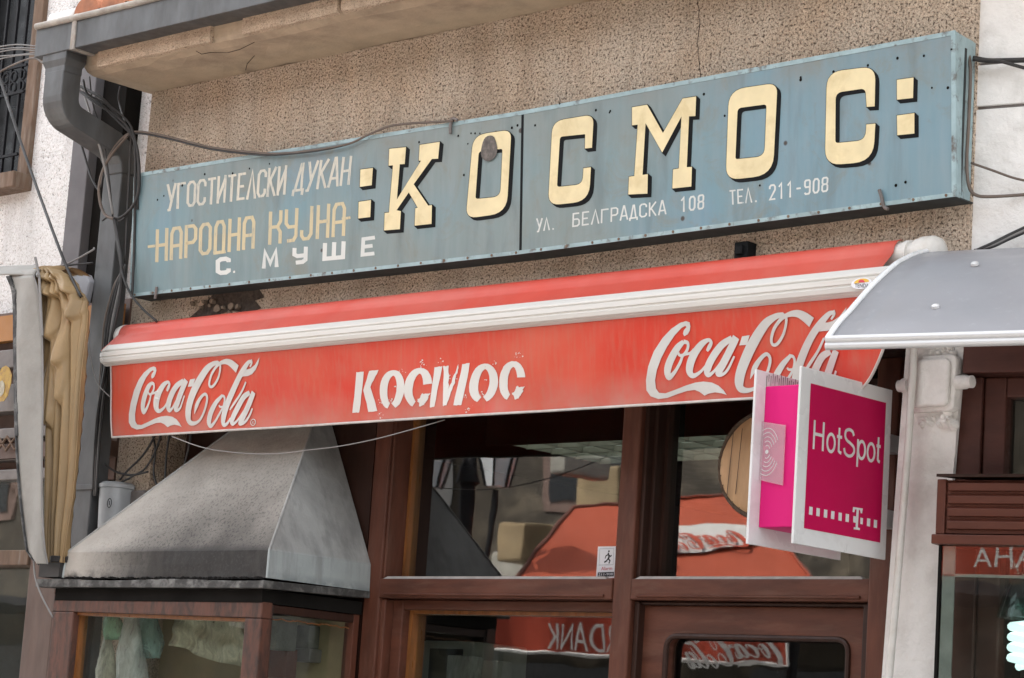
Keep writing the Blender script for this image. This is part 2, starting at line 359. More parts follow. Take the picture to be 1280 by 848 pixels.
M['bag_white'] = pm('white_plastic_film', (.52, .51, .47), .35, var=.15)
M['bag_cream'] = pm('cream_plastic_film', (.46, .42, .32), .4, var=.2)
M['carton'] = pm('grey_carton', (.30, .29, .25), .8, var=.2, scale=9, dirt=(.15, .15, .14), dirt_amt=.5)
M['stone'] = pm('street_paving', (.22, .205, .19), .85, var=.2, scale=3, bump=.4, bscale=9, bdist=.02)
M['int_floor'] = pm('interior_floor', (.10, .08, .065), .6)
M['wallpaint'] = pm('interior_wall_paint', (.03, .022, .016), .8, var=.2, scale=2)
M['lamp_black'] = pm('black_cast_iron', (.010, .010, .012), .6, spec=.2)
M['opp_white'] = pm('opposite_white_render', (.68, .67, .64), .85, var=.06, scale=1.5)
M['opp_darkened'] = pm('opposite_darkened_render', (.038, .031, .022), .9, var=.12, scale=1.5, dirt=(.28, .23, .16), dirt_amt=.5, dscale=2)  # wall colour darkened so the mirrored background reads as shade
M['tent_red'] = pm('red_tent_cloth', (.38, .07, .03), .75, var=.1, scale=2.5)
M['fascia'] = pebble('tan_fascia_render', (.50, .37, .255), (.56, .44, .33), (.12, .085, .06), spec_lo=.30, spec_hi=.36, scale=120, bstr=.7)
M['opp_sand'] = pm('sandy_board', (.24, .18, .10), .9, var=.3, scale=4)
M['opp_dark'] = pm('opposite_dark_glass', (.012, .014, .016), .3, spec=.25)
M['parasol_red'] = pm('red_parasol_cloth', (.40, .055, .025), .75, var=.08, scale=3)
M['dull_red'] = pm('dull_red_paper', (.13, .045, .03), .8, var=.2)
M['dull_carton'] = pm('dull_carton', (.13, .125, .105), .85, var=.3, scale=14, dirt=(.24, .23, .20), dirt_amt=.5, dscale=16)
M['parasol_green'] = pm('dark_green_parasol_cloth', (.02, .035, .028), .8, var=.2, scale=3)
M['lampglass'] = pm('milky_lamp_glass', (.70, .74, .76), .25, var=.05)
def glass(name, refl=.3, tint=(.86, .90, .88), rough=.0, dirtc=.02, wav=.02):
    m, t, b = newmat(name); t.n.remove(b); out = t.n['Material Output']; v = t.coord()
    tr = t.new('ShaderNodeBsdfTransparent'); tr.inputs[0].default_value = tint+(1,)
    gl = t.new('ShaderNodeBsdfGlossy'); gl.inputs['Roughness'].default_value = rough
    nb = t.bump(t.noise(v, 3.2, 2), wav, .02); t.l.new(nb, gl.inputs['Normal'])
    fr = t.new('ShaderNodeFresnel'); fr.inputs[0].default_value = 1.5
    fac = t.math('ADD', t.math('MULTIPLY', fr.outputs[0], 1.7), refl)
    bf = t.new('ShaderNodeNewGeometry'); fac = t.math('MULTIPLY', fac, t.math('SUBTRACT', 1.0, bf.outputs['Backfacing']))
    mx = t.new('ShaderNodeMixShader'); t.l.new(fac, mx.inputs[0]); t.l.new(tr.outputs[0], mx.inputs[1]); t.l.new(gl.outputs[0], mx.inputs[2])
    df = t.new('ShaderNodeBsdfDiffuse'); df.inputs[0].default_value = (.40, .38, .34, 1)
    m2 = t.new('ShaderNodeMixShader'); t.l.new(t.ramp(t.noise(v, 5, 7, .7), [(.45, dirtc*.3), (.8, dirtc*2.5)]), m2.inputs[0]); t.l.new(mx.outputs[0], m2.inputs[1]); t.l.new(df.outputs[0], m2.inputs[2])
    t.l.new(m2.outputs[0], out.inputs[0]); return m
M['glass'] = glass('window_glass', .085, dirtc=.002, rough=.015, wav=.02)
M['glass_kiosk'] = glass('kiosk_glass', .0, dirtc=.012)
M['glass_side'] = glass('side_glass', .03, tint=(.8, .86, .84), dirtc=.012)
def film(name, c, op):
    m, t, b = newmat(name); out = t.n['Material Output']; v = t.coord((3, 3, 1)); n = t.noise(v, 9, 6, .65, .6)
    t.l.new(t.ramp(n, [(.3, tuple(x*.7 for x in c)), (.7, tuple(min(1, x*1.25) for x in c))]), b.inputs['Base Color']); b.inputs['Roughness'].default_value = .35
    t.l.new(t.bump(n, .6, .02), b.inputs['Normal'])
    tr = t.new('ShaderNodeBsdfTransparent'); mx = t.new('ShaderNodeMixShader'); t.l.new(t.ramp(n, [(.3, op*.6), (.7, min(1., op*1.3))]), mx.inputs[0]); t.l.new(tr.outputs[0], mx.inputs[1]); t.l.new(b.outputs[0], mx.inputs[2]); t.l.new(mx.outputs[0], out.inputs[0]); return m
for k_, c_, o_ in (('bag_green', (.30, .55, .36), .55), ('bag_teal', (.34, .52, .47), .5), ('bag_white', (.62, .61, .57), .5), ('bag_cream', (.58, .53, .40), .65)): M[k_] = film(k_.replace('bag_', 'film_'), c_, o_)
def plate():
    m, t, b = newmat('clear_acrylic_plate'); t.n.remove(b); out = t.n['Material Output']
    tr = t.new('ShaderNodeBsdfTransparent'); tr.inputs[0].default_value = (.93, .9, .91, 1)
    pr = t.new('ShaderNodeBsdfPrincipled'); pr.inputs['Base Color'].default_value = (.8, .62, .68, 1); pr.inputs['Roughness'].default_value = .15
    mx = t.new('ShaderNodeMixShader'); mx.inputs[0].default_value = .28
    t.l.new(tr.outputs[0], mx.inputs[1]); t.l.new(pr.outputs[0], mx.inputs[2]); t.l.new(mx.outputs[0], out.inputs[0]); return m
M['plate'] = plate()
def emit(name, c, s):
    m, t, b = newmat(name); b.inputs['Base Color'].default_value = c+(1,); b.inputs['Emission Color'].default_value = c+(1,); b.inputs['Emission Strength'].default_value = s; return m
M['bulb'] = emit('lit_bulb', (.80, 1, .97), .24)
M['ceiling_glow'] = emit('glowing_ceiling_panel', (.93, 1, .9), .10)  # faint glow added so the pale ceiling shows in the dark room

# ------------------------------------------------------------------ lettering helpers
# strokes in a unit cell (x 0..1, y 0..1): each letter a list of polylines
G = {
 'У': [[(0, 1), (.5, .35)], [(1, 1), (.32, 0), (.05, 0)]], 'Г': [[(.06, 0), (.06, .94), (1, .94)]],
 'О': [[(.3, .06), (.06, .18), (.06, .82), (.3, .94), (.7, .94), (.94, .82), (.94, .18), (.7, .06), (.3, .06)]],
 'С': [[(.94, .7), (.94, .84), (.72, .94), (.3, .94), (.06, .82), (.06, .18), (.3, .06), (.72, .06), (.94, .16), (.94, .3)]],
 'Т': [[(0, .94), (1, .94)], [(.5, .9), (.5, 0)]], 'И': [[(.07, 1), (.07, 0)], [(.07, .12), (.93, .88)], [(.93, 1), (.93, 0)]],
 'Е': [[(.95, .94), (.08, .94), (.08, .06), (.95, .06)], [(.08, .5), (.8, .5)]], 'Л': [[(0, 0), (.5, 1), (1, 0)]],
 'К': [[(.07, 1), (.07, 0)], [(.96, 1), (.14, .48)], [(.3, .56), (.98, 0)]],
 'Д': [[(.0, -.12), (.0, .06), (1, .06), (1, -.12)], [(.14, .06), (.45, .95), (.6, .95), (.84, .06)]],
 'А': [[(0, 0), (.45, 1), (.55, 1), (1, 0)], [(.2, .3), (.8, .3)]],
 'Н': [[(.07, 1), (.07, 0)], [(.93, 1), (.93, 0)], [(.1, .5), (.9, .5)]],
 'А2': [[(.07, 0), (.07, .8), (.25, .95), (.75, .95), (.93, .8), (.93, 0)], [(.1, .42), (.9, .42)]],
 'Р': [[(.07, 0), (.07, .95), (.7, .95), (.93, .85), (.93, .55), (.7, .45), (.1, .45)]],
 'Д2': [[(-.05, .03), (1.08, .03)], [(.12, .06), (.12, .8), (.3, .95), (.7, .95), (.88, .8), (.88, .06)]],
 'К2': [[(.07, 1), (.07, 0)], [(.93, 1), (.93, .68), (.7, .52), (.1, .52)], [(.7, .5), (.93, .35), (.93, 0)]],
 'У2': [[(.07, 1), (.07, .58), (.3, .46), (.9, .46)], [(.93, 1), (.93, .18), (.72, .05), (.2, .05)]],
 'Ј': [[(.85, 1), (.85, .18), (.62, .05), (.25, .05), (.07, .16), (.07, .32)]],
 'М': [[(.07, 0), (.12, 1), (.5, .25), (.88, 1), (.93, 0)]],
 'Ш': [[(.07, 1), (.07, .08), (.93, .08), (.93, 1)], [(.5, 1), (.5, .1)]],
 'Б': [[(.9, .94), (.08, .94), (.08, .06), (.7, .06), (.93, .16), (.93, .42), (.7, .54), (.1, .54)]],
 '1': [[(.15, .78), (.55, 1), (.55, 0)]], '0': [[(.3, .06), (.08, .2), (.08, .8), (.3, .94), (.7, .94), (.92, .8), (.92, .2), (.7, .06), (.3, .06)]],
 '8': [[(.25, .52), (.1, .62), (.1, .86), (.25, .94), (.75, .94), (.9, .86), (.9, .62), (.75, .52), (.25, .52), (.08, .42), (.08, .15), (.25, .06), (.75, .06), (.92, .15), (.92, .42), (.75, .52)]],
 '2': [[(.08, .72), (.08, .86), (.28, .95), (.72, .95), (.92, .84), (.92, .64), (.1, .06), (.98, .06)]],
 '9': [[(.9, .5), (.25, .5), (.1, .6), (.1, .86), (.25, .94), (.75, .94), (.9, .86), (.9, .15), (.75, .06), (.25, .06), (.08, .16)]],
 '-': [[(.15, .5), (.85, .5)]], '.': [[(.4, 0), (.4, .12)]],
}
def offset_ribbon(pts, ws):
    """left and right offset points of a 2-D polyline with widths ws (mitred)"""
    P = [np.array(p[:2], float) for p in pts]; n = len(P); L = []; Rr = []
    closed = np.linalg.norm(P[0]-P[-1]) < 1e-9 and n > 3
    for i in range(n):
        if closed and i in (0, n-1): a, b = P[n-2], P[1]; d1 = P[0]-a; d2 = b-P[0]
        else: d1 = P[i]-P[i-1] if i else P[1]-P[0]; d2 = P[i+1]-P[i] if i < n-1 else P[i]-P[i-1]
        d1 = d1/max(1e-9, np.linalg.norm(d1)); d2 = d2/max(1e-9, np.linalg.norm(d2))
        n1 = np.array([-d1[1], d1[0]]); n2 = np.array([-d2[1], d2[0]]); m = n1+n2; k = np.linalg.norm(m)
        m = n1 if k < .2 else m/k; s = min(1.8, 1/max(.3, abs(m@n1))); h = ws[i]/2*s
        L.append(P[i]+m*h); Rr.append(P[i]-m*h)
    return L, Rr
def ribbon(mb, pts, ws, mp, h=0., sub=1):
    """mp(x, y, h) -> 3-D; lays a ribbon"""
    L, R = offset_ribbon(pts, ws); vs = []
    for a, b in zip(L, R): vs += [mp(a[0], a[1], h), mp((a[0]+b[0])/2, (a[1]+b[1])/2, h), mp(b[0], b[1], h)]
    mb.add(vs, [(i*3+k, i*3+k+1, i*3+k+4, i*3+k+3) for i in range(len(L)-1) for k in (0, 1)])
def word(mb, letters, quad, mp, wpx, gap=.22, widths=None, h0=.0004):
    """letters set inside quad of photo pixels (bottom-left, bottom-right, top-right, top-left)"""
    bl, br, tr, tl = [np.array(q, float) for q in quad]
    wd = widths or {}; tot = sum(wd.get(c, 1) for c in letters)+gap*(len(letters)-1); x = 0
    for c in letters:
        lw = wd.get(c, 1)
        for k, st in enumerate(G[c] if c != ' ' else []):
            pts = []
            for (px, py) in st:
                s = (x+px*lw)/tot; b = bl+(br-bl)*s; t_ = tl+(tr-tl)*s; pts.append(b+(t_-b)*py)
            ribbon(mb, pts, [wpx]*len(pts), mp, h0+k*.00025)
        x += lw+gap
def fontmesh(body, size=1.):
    cu = bpy.data.curves.new('t', 'FONT'); cu.body = body; cu.size = size; cu.align_x = 'LEFT'
    o = bpy.data.objects.new('t', cu); COL.objects.link(o); bpy.context.view_layer.update()
    me = bpy.data.meshes.new_from_object(o.evaluated_get(bpy.context.evaluated_depsgraph_get()))
    vs = [v.co.copy() for v in me.vertices]; fs = [tuple(p.vertices) for p in me.polygons]
    bpy.data.objects.remove(o); bpy.data.curves.remove(cu); bpy.data.meshes.remove(me); return vs, fs
def textbox(mb, body, mp, x0, x1, y0, y1):
    """font text stretched into a box; mp(x, y) -> 3-D"""
    vs, fs = fontmesh(body); X0 = min(v.x for v in vs); X1 = max(v.x for v in vs); Y0 = min(v.y for v in vs); Y1 = max(v.y for v in vs)
    mb.add([mp(x0+(v.x-X0)/(X1-X0)*(x1-x0), y0+(v.y-Y0)/(Y1-Y0)*(y1-y0)) for v in vs], fs)

# ================================================================== SETTING
g = MB(); g.box(-60, 60, -60, 60, -.2, 0); struct('street', g, M['stone'])

# ---- the restaurant's house: pebbledash wall, eave, roof, dark room behind the shopfront
house = thing('restaurant_house', 'brown pebbledash house above the red awning, with its tiled eave', 'house', (0, 0, 0))
XL, XR = -2.045, 1.752
g = MB(); g.box(XL, XR, 0, .32, 2.93, 4.085); g.box(XL, -1.84, 0, .32, 0, 2.93)
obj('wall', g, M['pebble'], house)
g = MB(); g.box(XL+.01, 3.5, .321, 6, 2.92, 4.5); g.box(XL+.01, 1.74, 4.31, 6, 0, 2.92); obj('house_body', g, M['wallpaint'], house)
# broken plaster under the sign: flat patch, the hole's shade in its dark colour
g = MB()
hole = [at(px, py, -.004) for px, py in [(236, 398), (252, 384), (268, 366), (283, 360), (300, 363), (322, 359), (330, 372), (318, 376), (326, 385), (312, 392), (290, 388), (276, 392), (262, 400)]]
g.prism(hole, (0, .002, 0)); obj('plaster_hole', g, pm('shaded_brown_mortar', (.06, .045, .035), .95, var=.5, scale=60, bump=.8, bscale=60, bdist=.01), house)
g = MB()
for k in range(12):
    c = at(random.uniform(240, 328), random.uniform(374, 397), -.006); n = 7; r = random.uniform(.006, .018)
    g.prism([c+Vector((math.cos(a*2*math.pi/n)*r*random.uniform(.6, 1.3), 0, math.sin(a*2*math.pi/n)*r*random.uniform(.6, 1.2))) for a in range(n)], (0, -random.uniform(.006, .02), 0))
obj('plaster_lump', g, pm('broken_plaster', (.20, .15, .11), .95, var=.3, scale=30), house, bevel=.003)
g = MB(); g.hexa([Vector((-2.24, -.40, 4.285)), Vector((-2.07, -.40, 4.285)), Vector((-2.07, .3, 4.5)), Vector((-2.24, .3, 4.5))], [Vector((-2.24, -.39, 4.33)), Vector((-2.07, -.39, 4.33)), Vector((-2.07, .3, 4.57)), Vector((-2.24, .3, 4.57))]); obj('verge', g, M['white_plaster'], house, bevel=.01)
# vertical crack in the plaster
g = MB(); cr = cat([tuple(at(x, y, -.001)) for x, y in [(872, 0), (874, 30), (872, 60), (875, 95), (874, 112)]], 6)
g.tube([(p[0]+random.uniform(-.003, .003), p[1], p[2]) for p in cr], .0009, 5); obj('crack', g, M['dark'], house)
# eave: slab with rounded nose
def eave_ring(x, wob=0):
    pr = [(-.002, 4.087), (-.10, 4.086), (-.20, 4.084), (-.27, 4.085), (-.305, 4.094), (-.318, 4.11), (-.322, 4.14), (-.322, 4.215), (.3, 4.36), (.3, 4.087)]
    return [Vector((x, y+wob*random.uniform(-.004, .004), z+wob*random.uniform(-.004, .004))) for y, z in pr]
g = MB(); xs = [-2.10+i*.12 for i in range(48)]
g.sweep([[Vector((x, y*(.93 if i == 0 else 1), z+(.012 if i == 0 else 0))) for y, z in [(p.y, p.z) for p in eave_ring(x, 1)]] for i, x in enumerate(xs)])
obj('eave', g, M['soffit'], house)
g = MB()   # pebbledash band on the fascia, broken off here and there
for x0, x1 in [(-1.97, -1.30), (-1.12, -.62), (-.60, 1.4), (1.43, 3.3)]:
    n = 8; rings = []
    for i in range(n+1):
        x = x0+(x1-x0)*i/n; j = random.uniform(-.006, .006)
        rings.append([Vector((x+j, -.333, 4.092+random.uniform(0, .006))), Vector((x+j, -.338, 4.11)), Vector((x+j, -.338, 4.24)), Vector((x, -.318, 4.24)), Vector((x, -.318, 4.09))])
    g.sweep(rings)
obj('fascia', g, M['fascia'], house)
g = MB()   # hair cracks in the soffit
for pts in [[(245, 64), (252, 68), (262, 66), (285, 66), (300, 62), (318, 53)], [(318, 70), (309, 80), (307, 88)]]:
    q = [onpl(x, y, (0, 0, 4.082), (0, 0, 1)) for x, y in pts]; g.tube(q, .0011, 5)
obj('crack', g, M['dark'], house)
# roof
g = MB(); y0, z0, y1, z1 = -.40, 4.30, .6, 4.66
k = 0; x = -1.98
while x < 3.6:
    rings = []
    for s in (0, .5, 1):
        yy = y0+(y1-y0)*s; zz = z0+(z1-z0)*s
        rings.append([Vector((x+math.cos(a)*.075, yy, zz+math.sin(a)*.06+.0)) for a in [math.pi*i/8 for i in range(9)]]+[Vector((x-.06, yy, zz-.012)), Vector((x+.06, yy, zz-.012))])
    g.sweep(rings); x += .165
obj('roof', g, M['rooftile'], house, smooth=True)
g = MB(); g.box(XL, 3.6, -.34, .3, 4.245, 4.285); obj('roof_board', g, M['oldwood'], house)
# room behind the shopfront
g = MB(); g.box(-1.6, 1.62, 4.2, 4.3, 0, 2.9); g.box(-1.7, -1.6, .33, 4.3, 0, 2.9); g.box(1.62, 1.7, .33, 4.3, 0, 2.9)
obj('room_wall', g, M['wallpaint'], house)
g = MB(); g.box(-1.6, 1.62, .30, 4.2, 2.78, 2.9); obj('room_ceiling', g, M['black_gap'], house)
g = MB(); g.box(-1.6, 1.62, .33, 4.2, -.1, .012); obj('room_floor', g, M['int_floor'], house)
# lintel and boarding under the awning, darkened in colour for the shade there
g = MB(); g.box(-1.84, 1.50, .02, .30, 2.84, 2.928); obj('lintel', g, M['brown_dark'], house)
g = MB(); g.box(-1.84, -.79, .16, .20, 1.2, 2.84); obj('boarding', g, M['brown_dark'], house); g = MB(); g.box(1.425, 1.60, .17, .28, 2.2, 2.84); obj('boarding', g, M['black_gap'], house)  # right-hand board is a black sheet in place of deep shade
# ceiling grid seen through the panes
cg = thing('ceiling_grid', 'pale lattice ceiling seen through the top of the windows', 'ceiling panel', (.6, 1.6, 2.7))
g = MB(); cz = 2.71
c4 = [onpl(x, y, (0, 0, cz), (0, 0, 1)) for x, y in ((686, 544), (905, 544), (905, 566), (790, 566))]
cx0, cx1, cy0, cy1 = -.42, 1.35, .42, .95
c4 = [Vector((cx0, cy0, cz)), Vector((cx1, cy0, cz)), Vector((cx1, cy1, cz)), Vector((cx0, cy1, cz))]
g.hexa([p for p in c4], [p+Vector((0, 0, .03)) for p in c4]); obj('glow_panel', g, M['ceiling_glow'], cg)
g = MB(); g.box(cx0-.05, cx1+.05, cy0-.03, cy0-.002, cz-.03, 2.779); obj('edge_hiding_board', g, M['black_gap'], cg)  # black board added to hide the panel's bright daylit edge
g = MB()
for i in range(13): x = cx0+i*(cx1-cx0)/12; g.box(x-.005, x+.005, cy0, cy1, cz-.02, cz-.002)
for i in range(5): y = cy0+i*(cy1-cy0)/4; g.box(cx0, cx1, y-.005, y+.005, cz-.024, cz-.004)
obj('lattice', g, M['carton'], cg)

# ---- gutter and downpipe
gut = thing('rain_gutter', 'grey zinc box gutter with an elbowed square downpipe at the eave corner', 'gutter', (-2.1, -.42, 2.2))
gl = at(43, 72, -.42); gt = at(42, 40, -.42)
gx0 = gl.x; gz0, gz1 = 4.152, 4.268
def gut_ring(x, d=0): return [Vector((x, -.42-d, gz0-d)), Vector((x, -.42-d, gz1)), Vector((x, -.412, gz1)), Vector((x, -.412, gz0+.006)), Vector((x, -.33, gz0+.006)), Vector((x, -.33, gz1-.01)), Vector((x, -.322, gz1-.01)), Vector((x, -.322, gz0-d))]
g = MB(); g.sweep([gut_ring(gx0+i*.5) for i in range(13)]); g.box(gx0-.004, gx0+.004, -.42, -.322, gz0, gz1); obj('trough', g, M['zinc'], gut, bevel=.003)
g = MB(); g.tube([Vector((gx0+i*.3, -.424+random.uniform(-.002, .002), gz1+.004+random.uniform(-.003, .003))) for i in range(21)], .013, 10); obj('rolled_lip', g, M['zinc_lip'], gut, smooth=True)
for bx in (at(90, 45, -.42).x, at(90, 45, -.42).x+1.9):
    g = MB(); g.sweep([gut_ring(bx, .006), gut_ring(bx+.025, .006)]); g.box(bx, bx+.025, -.426, -.40, gz1, gz1+.02); obj('joint_band', g, M['zinc_lip'], gut, bevel=.002)
def rect(c, w, d, rx=0, tilt=0):
    """rectangular ring centred at c; depth axis tilted in y-z by tilt"""
    dy, dz = math.cos(tilt), math.sin(tilt); return [Vector(c)+Vector((sx*w/2, sy*d/2*dy, sy*d/2*dz)) for sx, sy in ((-1, -1), (1, -1), (1, 1), (-1, 1))]
ox = -2.135
g = MB(); g.sweep([rect((ox, -.365, 4.155), .15, .10), rect((ox, -.365, 4.125), .15, .10), rect((ox, -.365, 4.10), .125, .085), rect((ox, -.365, 4.075), .125, .085)]); obj('outlet', g, M['zinc'], gut, bevel=.003)
g = MB(); EW, ED = .118, .086
secs = [rect((ox, -.365, 4.085), EW, ED), rect((ox, -.365, 3.985), EW, ED)]
for a in (12, 24, 36, 48, 60, 70):
    r = math.radians(a); R_ = .075; secs.append(rect((ox, -.365+R_*(1-math.cos(r)), 3.985-R_*math.sin(r)), EW, ED, tilt=r))
secs.append(rect((-2.122, -.135, 3.858), EW, ED, tilt=math.radians(70)))
secs.append(rect((-2.118, -.092, 3.835), EW, ED, tilt=math.radians(45)))
secs.append(rect((-2.115, -.066, 3.79), EW, ED, tilt=math.radians(15)))
secs.append(rect((-2.115, -.062, 3.74), .126, .084))
g.sweep(secs); obj('elbow', g, M['zinc'], gut, bevel=.004)
g = MB(); g.sweep([rect((-2.115, -.062, 3.76), .114, .074), rect((-2.115, -.062, 3.0), .114, .074), rect((-2.12, -.062, 0.02), .114, .074)]); obj('downpipe', g, M['zinc'], gut, bevel=.004)
g = MB(); g.sweep([rect((-2.105, -.062, 2.52), .135, .09), rect((-2.105, -.062, 2.50), .135, .09)]); obj('pipe_bracket', g, M['zinc'], gut, bevel=.002)

# ---- white house on the left
lh = thing('white_house', 'white roughcast house at the left edge with a barred window', 'house', (-4, .25, 0))
g = MB(); g.box(-7, -3.9, .25, .6, 2.72, 6); g.box(-3.16, -2.0, .25, .6, 2.72, 6); g.box(-3.9, -3.16, .25, .6, 2.72, 3.93); g.box(-3.9, -3.16, .25, .6, 5.2, 6); g.box(-7, -2.06, .61, 6, 0, 6)
obj('wall', g, M['white_roughcast'], lh)
p0 = at(113, 5, .15); p1 = at(150, 5, .15)
g = MB(); p1 = at(136, 5, .15); g.box(p0.x, p1.x-.01, .13, .26, 2.3, 6); obj('pilaster', g, M['pilaster'], lh, bevel=.004)
g = MB(); g.box(p1.x-.004, p1.x+.15, .17, .28, 2.3, 6); obj('pilaster_shade_strip', g, M['dark'], lh)  # dark strip standing in for the shade beside the pilaster
wf = MB(); wx = -3.16
wf.box(wx-.065, wx+.005, .225, .40, 3.93, 5.2); wf.box(-3.9, -3.8, .19, .40, 3.93, 5.2); 
win = obj('window', wf, M['oldwood'], lh, bevel=.004)
g = MB(); g.box(-3.95, wx+.02, .15, .40, 3.86, 3.93); obj('sill', g, M['oldwood'], win, bevel=.004)
g = MB(); g.box(-3.8, wx-.06, .36, .38, 3.93, 5.2); obj('pane', g, M['opp_dark'], win)
g = MB()
for i in range(6): x = -3.26-i*.075; g.box(x-.006, x+.006, .215, .227, 3.93, 5.2)
for z in (4.02, 4.30, 4.42): g.box(-3.8, wx-.06, .212, .222, z, z+.012)
for i in range(8):
    for z in (4.335, 4.385):
        c = Vector((-3.25-i*.06, .22, z)); g.tube([c+Vector((math.cos(a)*.022, 0, math.sin(a)*.022)) for a in [2*math.pi*k/12 for k in range(13)]], .006, 6, cap=False)
obj('grille', g, M['lamp_black'], win)

# ---- house on the right, askew
rh = thing('right_house', 'white plastered house at the right edge with grooved upper wall', 'house', (2.2, .1, 0))
def rbox(mb, a0, a1, b0, b1, z0, z1): return mb.box(a0, a1, b0, b1, z0, z1, rw)
pl = rp(1117, 500, 0)[0]; pr_ = rp(1196, 500, 0)[0]
g = MB()
z1g, z2g = rp(1250, 78)[1], rp(1250, 133)[1]
for za, zb in ((2.95, z2g-.005), (z2g+.005, z1g-.004), (z1g+.004, 6)): rbox(g, .045, 4, 0, .3, za, zb)
rbox(g, pr_+.30, 4, .02, .3, 2.72, 2.95)
obj('wall', g, M['white_plaster'], rh, bevel=.003)
for zg in (z1g, z2g):
    g = MB(); rbox(g, .05, 4, .010, .28, zg-.006, zg+.006); obj('groove', g, M['metal_shutter'], rh)
g = MB(); pz = [rw(pl+.035, 0, 2.95), rw(pr_+.02, 0, 2.95), rw(pr_+.02, .3, 2.95), rw(pl+.035, .3, 2.95)]
pb = [rw(rp(1102, 848)[0], 0, 1.89), rw(rp(1170, 848)[0], 0, 1.89), rw(rp(1170, 848)[0], .3, 1.89), rw(rp(1102, 848)[0], .3, 1.89)]
pbb = [Vector((p.x, p.y, 0)) for p in pb]
g.hexa(pb, pz); g.hexa(pbb, pb); obj('pier', g, M['white_plaster'], rh)
g = MB(); rbox(g, pr_+.0, pr_+.06, .3, .4, 0, 3); rbox(g, pr_, 4, .5, .55, 0, 3); rbox(g, .10, 4, .31, 5, 3.0, 6); obj('room_wall', g, M['wallpaint'], rh)

# ================================================================== SIGN BOARD
SP0 = Vector((0, -.10, 3.24)); SPT = Vector((0, -.135, 3.712)); SH = (SPT-SP0); SN = SH.cross(Vector((1, 0, 0))); SN.normalize()
if SN.y > 0: SN = -SN
SX0, SX1, SEAM = -1.932, 1.766, .100
def sag(x):
    return -.016*max(0, 1-(abs(x-SEAM)/((SEAM-SX0) if x < SEAM else (SX1-SEAM))))
def sgn(px, py, h=0.):   # photo pixel -> point on the sign's face (raised by h)
    return onpl(px, py, SP0, SN)+SN*h
def sface(x, v, h=0.): return Vector((x, 0, 0))+SP0+SH*v+SN*h+SH.normalized()*sag(x)
sign = thing('shop_sign', 'long faded blue sign board with big cream slab letters on the pebbledash wall', 'sign', (-.08, -.05, 3.24))
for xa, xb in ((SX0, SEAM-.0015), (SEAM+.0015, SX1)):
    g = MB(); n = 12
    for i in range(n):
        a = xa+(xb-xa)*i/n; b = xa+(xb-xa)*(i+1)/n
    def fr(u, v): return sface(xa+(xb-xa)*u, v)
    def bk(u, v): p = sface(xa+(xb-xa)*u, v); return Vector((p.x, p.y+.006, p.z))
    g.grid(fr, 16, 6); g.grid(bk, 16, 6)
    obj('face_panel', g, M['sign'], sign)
# casing: top, ends, back; a dark plate stands in for the shaded open bottom
g = MB(); top = []
for i in range(25):
    x = SX0+(SX1-SX0)*i/24; p = sface(x, 1)
    xb_ = min(x, SX1-.018); top.append([p+Vector((0, .003, -.002)), Vector((xb_, -.01, p.z+.004)), Vector((xb_, -.01, p.z-.01)), p+Vector((0, .006, -.012))])
g.sweep(top)
for x in (SX0, SX1):
    a, b = sface(x, 0), sface(x, 1); s = -.004 if x > 0 else .004
    g.hexa([a+Vector((0, .004, 0)), a+Vector((s, .004, 0)), Vector((x+s*5, -.002, a.z)), Vector((x+s*4, -.002, a.z))], [b+Vector((0, .004, 0)), b+Vector((s, .004, 0)), Vector((x+s*5, -.002, b.z)), Vector((x+s*4, -.002, b.z))])
obj('casing', g, M['sign_edge'], sign)
g = MB(); g.box(SX0+.006, SX1-.006, -.07, -.06, 3.25, 3.68); g.sweep([[Vector((x, -.097, 3.238+sag(x))), Vector((x, -.003, 3.238+sag(x))), Vector((x, -.003, 3.242+sag(x))), Vector((x, -.097, 3.242+sag(x)))] for x in [SX0+.004+(SX1-SX0-.008)*i/24 for i in range(25)]]); obj('backing', g, M['sign_under'], sign)
# folded edge strips
g = MB()
for v0, v1 in ((-.004, .022), (.975, 1.004)):
    g.sweep([[sface(x, v0, .0015), sface(x, v1, .0015), sface(x, v1, -.004), sface(x, v0, -.004)] for x in [SX0+(SX1-SX0)*i/24 for i in range(25)]])
for x0, x1 in ((SX0-.002, SX0+.012), (SX1-.012, SX1+.002)):
    g.sweep([[sface(x0, v, .0018), sface(x1, v, .0018), sface(x1, v, -.004), sface(x0, v, -.004)] for v in (.022, .975)])
obj('edge_strip', g, M['sign_edge'], sign)
g = MB(); g.sweep([[sface(SEAM-.005, v, .001), sface(SEAM+.005, v, .001), sface(SEAM+.005, v, -.004), sface(SEAM-.005, v, -.004)] for v in (.02, .98)]); obj('seam', g, M['letter_black'], sign)
# screws along the bottom strip, nail heads over the face
g = MB()
for i in range(34):
    x = SX0+.03+(SX1-SX0-.06)*i/33; g.lathe(sface(x, .010, .0015), [(.0045, 0), (.0045, .002), (.001, .0035)], 8, SN)
obj('screws', g, M['oldwood'], sign)
g = MB()
for (px, py) in [(205, 245), (228, 232), (256, 218), (291, 217), (312, 211), (337, 205), (197, 250), (585, 180), (589, 167), (594, 167), (600, 167), (620, 165), (640, 160), (647, 157), (573, 170), (524, 178), (669, 157), (762, 141), (700, 130), (763, 139), (880, 118), (1001, 100), (1001, 97), (1085, 82), (1122, 73), (1155, 70), (1165, 110), (1185, 110), (1190, 62), (1042, 90), (1132, 228), (1120, 232), (745, 138), (580, 219), (906, 145), (950, 232)]:
    g.lathe(sgn(px, py, .0008), [(.0045*random.uniform(.6, 1.2), 0), (.001, .002)], 8, SN)
obj('nails', g, M['dark'], sign)
